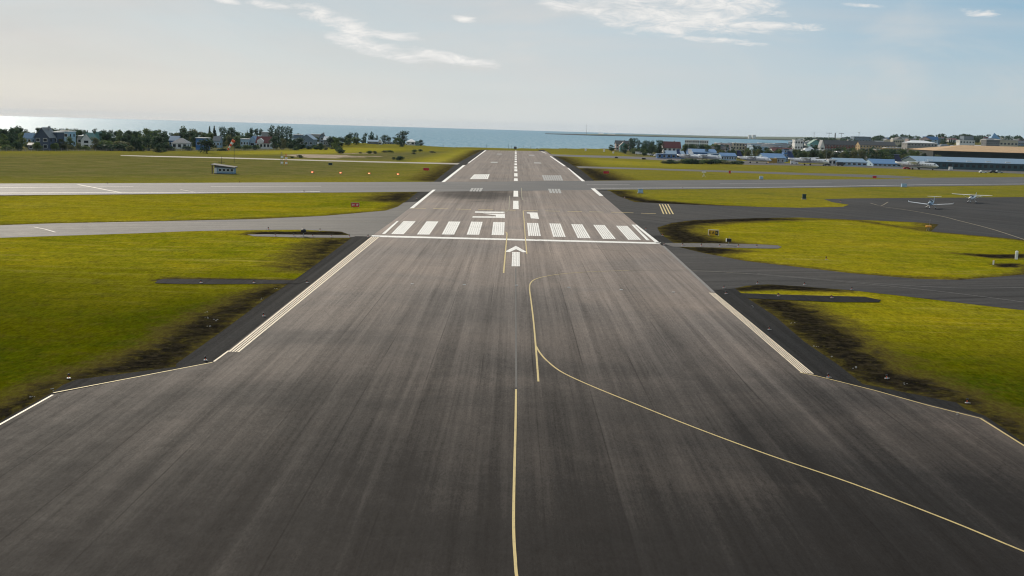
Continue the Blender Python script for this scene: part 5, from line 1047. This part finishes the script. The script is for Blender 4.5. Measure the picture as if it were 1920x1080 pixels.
post('marker_post', 'short white post left of the taller one near the right edge', 1862.5, 496, .62, .1, 'swhite', 'orange')
x, y = G(1740.5, 432.5); e = empty('apron_light', (x, y, 0), 0, 'small orange topped lamp on legs at the apron corner', 'lamp')
for a, b in ((-.35, 0), (.35, .1), (0, -.3)): MB().tube((a, b, 0), (a*.6, b*.6, .7), .04).build('leg', M['metal'], e)
MB().box((0, 0, .85), (1.0, .5, .34)).build('lamp_head', M['amber'], e); MB().tube((.2, 0, 1), (.2, 0, 2.2), .02).build('antenna', M['metal'], e)
# observation hut on the left field
x, y = G(418, 326); k = y/F; wd = 42*k; e = empty('observation_hut', (x, y, 0), R(0), 'low white hut with four dark windows and a dark roof on the left field', 'hut')
MB().box((.3, 2, 1.05), (wd-1.2, 4, 1.9)).build('wall', M_('hut_wall', (.20, .30, .38)), e)
MB().loft([[(-wd/2-.2, -.6, 2.75), (wd/2+.2, -.6, 1.95), (wd/2+.2, 4.4, 2.1), (-wd/2-.2, 4.4, 3.0)], [(-wd/2-.2, -.6, 3.0), (wd/2+.2, -.6, 2.2), (wd/2+.2, 4.4, 2.35), (-wd/2-.2, 4.4, 3.25)]]).build('roof', M['rdark'], e)
MB().ext([(-wd/2+.9, 2), (wd/2-.3, 2), (-wd/2+.9, 2.72)], 'y', .02, 3.9).build('gable_board', M['dgrey'], e)
for i in range(4):
    f_ = MB().box((-.9+i*1.28, -.03, 1.25), (1.0, .08, .95)).build('window', M['swhite'], e); MB().box((-.9+i*1.28, -.09, 1.25), (.8, .05, .75)).build('pane', M['glass'], f_)
MB().box((-wd/2+1.25, -.03, 1.0), (.75, .08, 1.7)).build('door', M['white'], e)
MB().box((-wd/2+.15, .1, 1.3), (.3, .3, 2.6)).build('corner_post', M['wood'], e); MB().box((.3, 2, .08), (wd-1, 4.3, .16)).build('plinth', M['black'], e)
def mast(name, label, px, py, ytop, r, cat='mast', m_='metal', bar=None, Y=None):
    if Y is None: x, y = G(px, py)
    else: q = D(px, py, Y); x, y = q.x, Y
    zb_ = H(x, y) if Y is None or y < 3500 else SEA
    zt = D(px, ytop, y).z-zb_; e = empty(name, (x, y, zb_), 0, label, cat)
    MB().tube((0, 0, -.2), (0, 0, zt), r, r*.6, 6).build('pole', M[m_], e)
    if bar: MB().box((0, 0, zt*bar[0]), (bar[1], r*2, r*2)).build('crossbar', M[m_], e)
    return e
mast('antenna_mast', 'thin dark mast with crossbar behind the white hut', 415.5, 314, 293, .09, m_='black', bar=(.48, 2.6))
# windsock
ws = mast('windsock', 'red and white windsock hanging from a thin dark pole in the left field', 439, 305, 263, .10, 'windsock', 'black')
zt = [c for c in ws.children][0].dimensions.z if False else (D(439, 263, G(439, 305)[1]).z)
p = Vector((-.1, 0, zt)); dv = Vector((-.62, 0, -1.0)).normalized(); side = dv.orthogonal().normalized()
for i in range(5):
    r0_, r1_ = .75-.1*i, .75-.1*(i+1)
    MB().tube(p+dv*.95*i, p+dv*.95*(i+1), r0_, r1_, 10).build('sock_band', M['orange' if i % 2 == 0 else 'swhite'], ws)
# lattice mast group (glide path aerials)
for j, (px_, pt, lb) in enumerate([(528, 285, 'left one of the two pale aerial masts in the left field'), (536, 288, 'right one of the two pale aerial masts in the left field')]):
    x, y = G(px_, 310); e = empty('aerial_mast', (x, y, 0), 0, lb, 'mast', 'aerial masts in the left field'); h = D(px_, pt, y).z
    for a, b in ((-.5, -.3), (.5, -.3), (0, .5)): MB().tube((a, b, 0), (a*.4, b*.4, h), .05, n=5).build('leg', M['orange' if j else 'stone'], e)
    mb = MB()
    for q in range(7): z = h*(q+.5)/7; mb.tube((-.5+.3*z/h, -.3, z), (.5-.3*z/h, -.3, z+h/12), .035, n=4)
    mb.build('bracing', M['stone'], e)
    for q in (.2, .62): MB().box((.2, -.35, h*q), (.9, .3, .7)).build('aerial_panel', M['swhite'], e)
# glide path lamps, lit
for j, (px_, py_) in enumerate([(585.5, 326), (638.5, 327.2), (692, 328.4), (746, 329.8)]):
    x, y = G(px_, py_); e = empty('approach_slope_lamp', (x, y, 0), 0, ['leftmost of the four glowing reddish lamps in the left field', 'second from left of the four glowing reddish lamps in the left field', 'third from left of the four glowing reddish lamps in the left field', 'rightmost of the four glowing reddish lamps in the left field'][j], 'lamp', 'glowing slope indicator lamps')
    for s_ in (-.35, .35): MB().tube((s_, 0, 0), (s_, 0, .4), .04).build('leg', M['metal'], e)
    MB().box((0, .4, .6), (.8, 1.2, .38)).build('housing', M['orange'], e)
    MB().box((0, -.22, .6), (.5, .06, .26)).build('lens', M['papi' if j < 4 else 'papir'], e)
# wind vane stand on the right grass
x, y = G(1319.5, 332); e = empty('tripod_sensor', (x, y, 0), 0, 'white tripod sensor on the grass beyond the crossing runway', 'sensor'); h = D(1319.5, 321, y).z
for a, b in ((-.6, 0), (.6, 0), (0, .6)): MB().tube((a, b, 0), (0, 0, h*.6), .06, n=5).build('leg', M['swhite'], e)
MB().tube((0, 0, h*.5), (0, 0, h), .06).build('pole', M['swhite'], e); MB().box((0, 0, h*.85), (1.7, .3, .35)).build('sensor_head', M['swhite'], e)
# flashing threshold identification lights
for (px_, py_, lb) in ((569, 444, 'dark round strobe lamp on a stand over the left light pad'), (1366, 460.5, 'dark boxy strobe lamp on a stand over the right light pad')):
    x, y = G(px_, py_); e = empty('strobe_light', (x, y, .05), 0, lb, 'lamp'); MB().tube((0, 0, 0), (0, 0, .55), .05).build('stand', M['metal'], e)
    if px_ < 900: MB().loft([ring(-.4, .1, .1, .85, 12), ring(-.25, .36, .32, .85, 12), ring(.25, .36, .32, .85, 12), ring(.4, .1, .1, .85, 12)]).build('lamp_head', M['black'], e, True)
    else: MB().box((0, 0, .82), (.75, .5, .5)).build('lamp_head', M['black'], e); MB().box((-.40, 0, .82), (.05, .5, .5)).build('lens', M['swhite'], e)
    MB().tube((0.03, 0, 1.0), (0.03, 0, 1.5), .025).build('antenna', M['metal'], e); MB().box((0, 0, .03), (.9, .6, .06)).build('base_plate', M['concrete'], e)
# small elevated lights: one built, the rest copied
def make_light():
    e = empty('runway_light', (0, 0, 0)); MB().tube((0, 0, 0), (0, 0, .05), .20, .17, 12).build('base', M['metal'], e)
    MB().tube((0, 0, .05), (0, 0, .26), .035, n=8).build('stem', M['orange'], e)
    MB().loft([[(r_*math.cos(k*math.pi/5), r_*math.sin(k*math.pi/5), z) for k in range(10)] for r_, z in ((.06, .26), (.11, .29), (.12, .38), (.07, .44), (.01, .46))]).build('lamp_head', M['black'], e)
    MB().box((.2, -.1, .03), (.22, .12, .05)).build('cable_box', M['stone'], e); return e
L0 = make_light(); first = True
lights = [(516, 443.5, 'first small lamp at the outer end of the upper left light pad'), (551, 443.8, 'second small lamp on the upper left light pad'), (586, 444.2, 'small lamp just right of the round strobe on the upper left pad'), (621, 444.8, 'small lamp second from the runway on the upper left pad'), (655, 445, 'small lamp at the runway end of the upper left pad'), (690, 445.3, 'small lamp at the left end of the white threshold bar'),
 (1245, 460, 'small lamp at the right end of the white threshold bar'), (1280, 461, 'first small lamp on the upper right light pad'), (1315, 462, 'small lamp left of the boxy strobe on the upper right pad'), (1349.5, 463, 'small lamp touching the boxy strobe on the upper right pad'), (1384.5, 463.5, 'small lamp right of the boxy strobe on the upper right pad'), (1419, 464, 'outermost small lamp on the upper right light pad'),
 (376.5, 531, 'outer small lamp on the lower left pad'), (476, 531.5, 'inner small lamp on the lower left pad'), (575.5, 531, 'small lamp between the lower left pad and the striped edge line'), (494, 594, 'small lamp on the left shoulder halfway along the striped edge line'), (385, 677, 'small lamp on the left shoulder at the corner of the pale boundary line'), (129, 711, 'small lamp in the dark soil at the lower left'),
 (1361, 552, 'small lamp at the top of the right striped edge line'), (1357, 541, 'small red stemmed lamp above the top of the right striped edge line'), (1459, 556, 'small lamp on the inner part of the lower right pad'), (1559, 559.5, 'small lamp on the outer part of the lower right pad'), (1442, 619, 'small lamp on the right shoulder halfway down'), (1553, 709, 'small lamp at the lower end of the right striped edge line'), (1813, 757, 'small lamp in the dark soil at the lower right'), (1662, 711, 'pale small lamp lying in the right soil strip'),
 (1420, 532.5, 'left small taxiway lamp between the taxiway and the lower right soil'), (1508, 534.5, 'middle small taxiway lamp between the taxiway and the lower right soil'), (1597, 543.5, 'right small taxiway lamp above the lower right grass'),
 (1242, 442, 'small lamp beside the right end of the threshold stripes'), (1211, 430.5, 'small pale lamp right of the striped threshold edge'), (1171, 371.5, 'pale small lamp at the tip of the upper right grass strip'), (1576, 379, 'small lamp at the end of the upper right grass strip'), (781, 373, 'small lamp left of the runway edge below the crossing'), (600, 433.5, 'small lamp at the edge of the left taxiway'), (503, 431, 'small lamp further left at the edge of the left taxiway'), (1549, 487, 'small lamp on the right grass island near its lower edge'),
 (806, 342.5, 'small lamp at the corner of the crossing runway left of the white edge line'), (201, 344.5, 'far left small lamp on the crossing runway edge'), (449, 343, 'small lamp on the crossing runway edge below the hut'), (570, 359.8, 'small lamp on the near edge of the crossing runway'), (1280, 354, 'small lamp on the near crossing edge right of the runway'), (1125, 355, 'small lamp next to the top of the right white edge mark')]
for (px_, py_, lb) in lights:
    if first: e = L0; first = False
    else:
        e = L0.copy(); C.objects.link(e)
        for ch in L0.children: c_ = ch.copy(); C.objects.link(c_); c_.parent = e
    x, y = G(px_, py_); e.location = (x, y, .06); e.rotation_euler.z = frnd.uniform(-.5, .5); tag(e, lb, 'lamp', 'small elevated airfield lamps')
    e.scale = (.9,)*3 if py_ < 500 else (.72,)*3
# flush lights set in the asphalt
for i, (px_, py_) in enumerate([(772, 533.2), (870, 534.4), (968, 535.6), (1066, 539.6), (1164, 544), (1262, 548.5)]):
    x, y = G(px_, py_); e = empty('flush_light', (x, y, Z3), 0, ['first flush light from the left in the row across the near runway', 'second flush light from the left across the near runway', 'flush light on the centre seam of the near runway', 'flush light just right of the looping yellow line', 'second flush light from the right across the near runway', 'last flush light on the right of the near runway'][i], 'light', 'flush lights across the near runway')
    MB().tube((0, 0, 0), (0, 0, .03), .2, .16, 14).build('ring', M['stone'], e); MB().box((.06, 0, .035), (.3, .12, .02)).build('lens', M['swhite'], e)
# poles at the far runway end and along the shore
for px_, py_, pt, lb in [(953, 279.5, 269.5, 'thin pole left of centre beyond the runway end'), (959, 279.5, 273, 'short pole just left of the dark box beyond the runway end'), (973, 279.5, 272.5, 'short pole just right of the dark box beyond the runway end'), (982, 279.5, 271.5, 'thin pole right of centre beyond the runway end'), (995, 279.7, 272.5, 'rightmost thin pole beyond the runway end'), (912, 278, 270.5, 'thin pole left of the runway end'), (832, 277.5, 269.8, 'thin pole at the shore well left of the runway end'), (1067, 281, 275, 'short pole right of the runway end')]:
    mast('end_pole', lb, px_, py_, pt, .13, 'pole', 'dgrey')
x, y = G(966, 279.8); e = empty('localizer_cabin', (x, y, 0), 0, 'small dark cabin centred beyond the runway end', 'cabin'); MB().box((0, 0, 1.0), (2.4, 2, 2.0)).build('wall', M['dgrey'], e); MB().box((0, 0, 2.1), (2.6, 2.3, .2)).build('roof', M['dgrey'], e)
for px_, py_, h, lb in [(1098, 283, 1.8, 'left white marker box in the grass right of the runway end'), (1133, 284.5, 2.2, 'tall white marker box in the grass near the shore trees'), (1150, 287.5, 1.6, 'white marker box before the pinkish shore house')]:
    x, y = G(px_, py_); e = empty('marker_box', (x, y, 0), 0, lb, 'marker'); MB().box((0, 0, h/2), (1.2, 1.0, h)).build('body', M['swhite'], e); MB().box((0, 0, h+.1), (1.4, 1.2, .2)).build('lid', M['amber'], e)
# tall masts on the horizon
mast('radio_mast', 'tall thin radio mast on the far headland', 1099.5, 254, 232.5, 1.1, 'mast', 'grey', Y=7600)
for px_, pt, bw, lb in [(1526, 248.5, 3, 'leftmost thin floodlight mast above the town'), (1554, 249, 12, 'crane like mast with long jib above the town'), (1565.5, 249, 0, 'dark chimney like tower above the town'), (1577, 249.3, 10, 'mast with short jib above the town'), (1610, 248, 3, 'thin mast above the blue glass office'), (1804, 252.5, 14, 'crane above the blue grey office at the right'), (1853, 254.3, 2, 'short dark chimney left of the glass pyramid')]:
    mast('skyline_mast', lb, px_, 262, pt, .45 if bw else 1.6, 'mast', 'dgrey', bar=(.97, bw) if bw else None, Y=2600)
for px_, pt, pb, lb in [(1549, 278.5, 310, 'lamp post right of the large airliner'), (1789, 272.5, 290, 'light pole at the left end of the tan hangar roof')]:
    e = mast('light_post', lb, px_, pb, pt, .12, 'lamp post', 'metal', bar=(.985, 1.6))
# fence along the back of the left field
fr = empty('boundary_fence', (0, 0, 0), 0, 'thin post and wire fence along the foot of the left shore trees', 'fence'); a, b = Vector(G(0, 284)), Vector(G(550, 282)); n_ = 60; q = MB()
for i in range(n_+1):
    p_ = a+(b-a)*i/n_; q.box((p_.x, p_.y, .6), (.12, .12, 1.3))
q.build('posts', M['stone'], fr)
w3 = MB()
for z in (.45, .8, 1.15): w3.tube((a.x, a.y, z), (b.x, b.y, z), .03, n=4)
w3.build('wires', M['stone'], fr)
# stones and scraps in the bare soil
st = MB(); r_ = random.Random(9)
for (px_, py_) in [(385, 587), (388, 597), (405, 600), (391, 613), (515, 543), (494, 561), (110, 745), (95, 731), (1662, 709), (1530, 650), (1487, 606), (1602, 690), (590, 551), (1798, 776), (60, 745), (1560, 668), (1410, 575), (1700, 720)]:
    for _ in range(3):
        x, y = G(px_+r_.uniform(-5, 5), py_+r_.uniform(-2, 2)); s_ = r_.uniform(.04, .10)
        st.loft([[(x+s_*k*math.cos(a), y+s_*k*math.sin(a)*.8, z*s_) for a in [q*1.047 for q in range(6)]] for k, z in ((1, 0), (.9, .4), (.4, .7))])
tag(st.build('loose_stones', M['stone']), 'pale loose stones scattered in the dark soil strips', 'stones', kind='stuff')

HAZE = 2.2e-5
# ------------------------------------------------------------------ sea air
hzm = bpy.data.materials.new('haze'); hzm.use_nodes = True; t = NT(hzm.node_tree); t.n.clear()
pv = t.node('ShaderNodeVolumePrincipled'); pv.inputs['Color'].default_value = (.72, .84, 1.0, 1); pv.inputs['Density'].default_value = HAZE; pv.inputs['Anisotropy'].default_value = 0.0
t.l.new(pv.outputs[0], t.node('ShaderNodeOutputMaterial').inputs['Volume'])
hb = MB().box((0, 0, 26), (36000, 36000, 88)).build('haze', hzm); tag(hb, 'thin blue sea haze filling the air over airfield and bay', kind='stuff'); hb['category'] = 'haze'

# repeats whose labels read alike: say which one, counted from the left of the view
from collections import defaultdict
S.view_layers[0].update()
dd = defaultdict(list)
for o in C.objects:
    if o.parent is None and 'label' in o.keys() and o.get('kind') != 'stuff': dd[o['label']].append(o)
OR = ['first', 'second', 'third', 'fourth', 'fifth', 'sixth', 'seventh', 'eighth', 'ninth', 'tenth', 'eleventh', 'twelfth', 'thirteenth', 'fourteenth', 'fifteenth', 'sixteenth', 'seventeenth', 'eighteenth', 'nineteenth', 'twentieth']
for lb, os_ in dd.items():
    if len(os_) < 2 or len(os_) > 20: continue
    os_.sort(key=lambda o: o.location.x/max(o.location.y, 1))
    for i, o in enumerate(os_):
        wds = lb.split()
        o_ = OR[i] if i < 20 else 'number %d' % (i+1)
        if len(wds) > 12: wds = wds[:12]
        while wds[-1] in ('a', 'the', 'with', 'and', 'of', 'in', 'to', 'under', 'its'): wds.pop()
        o['label'] = ' '.join(wds)+', '+o_+' from left'
        if not o.get('group'): o['group'] = 'similar plants and buildings'
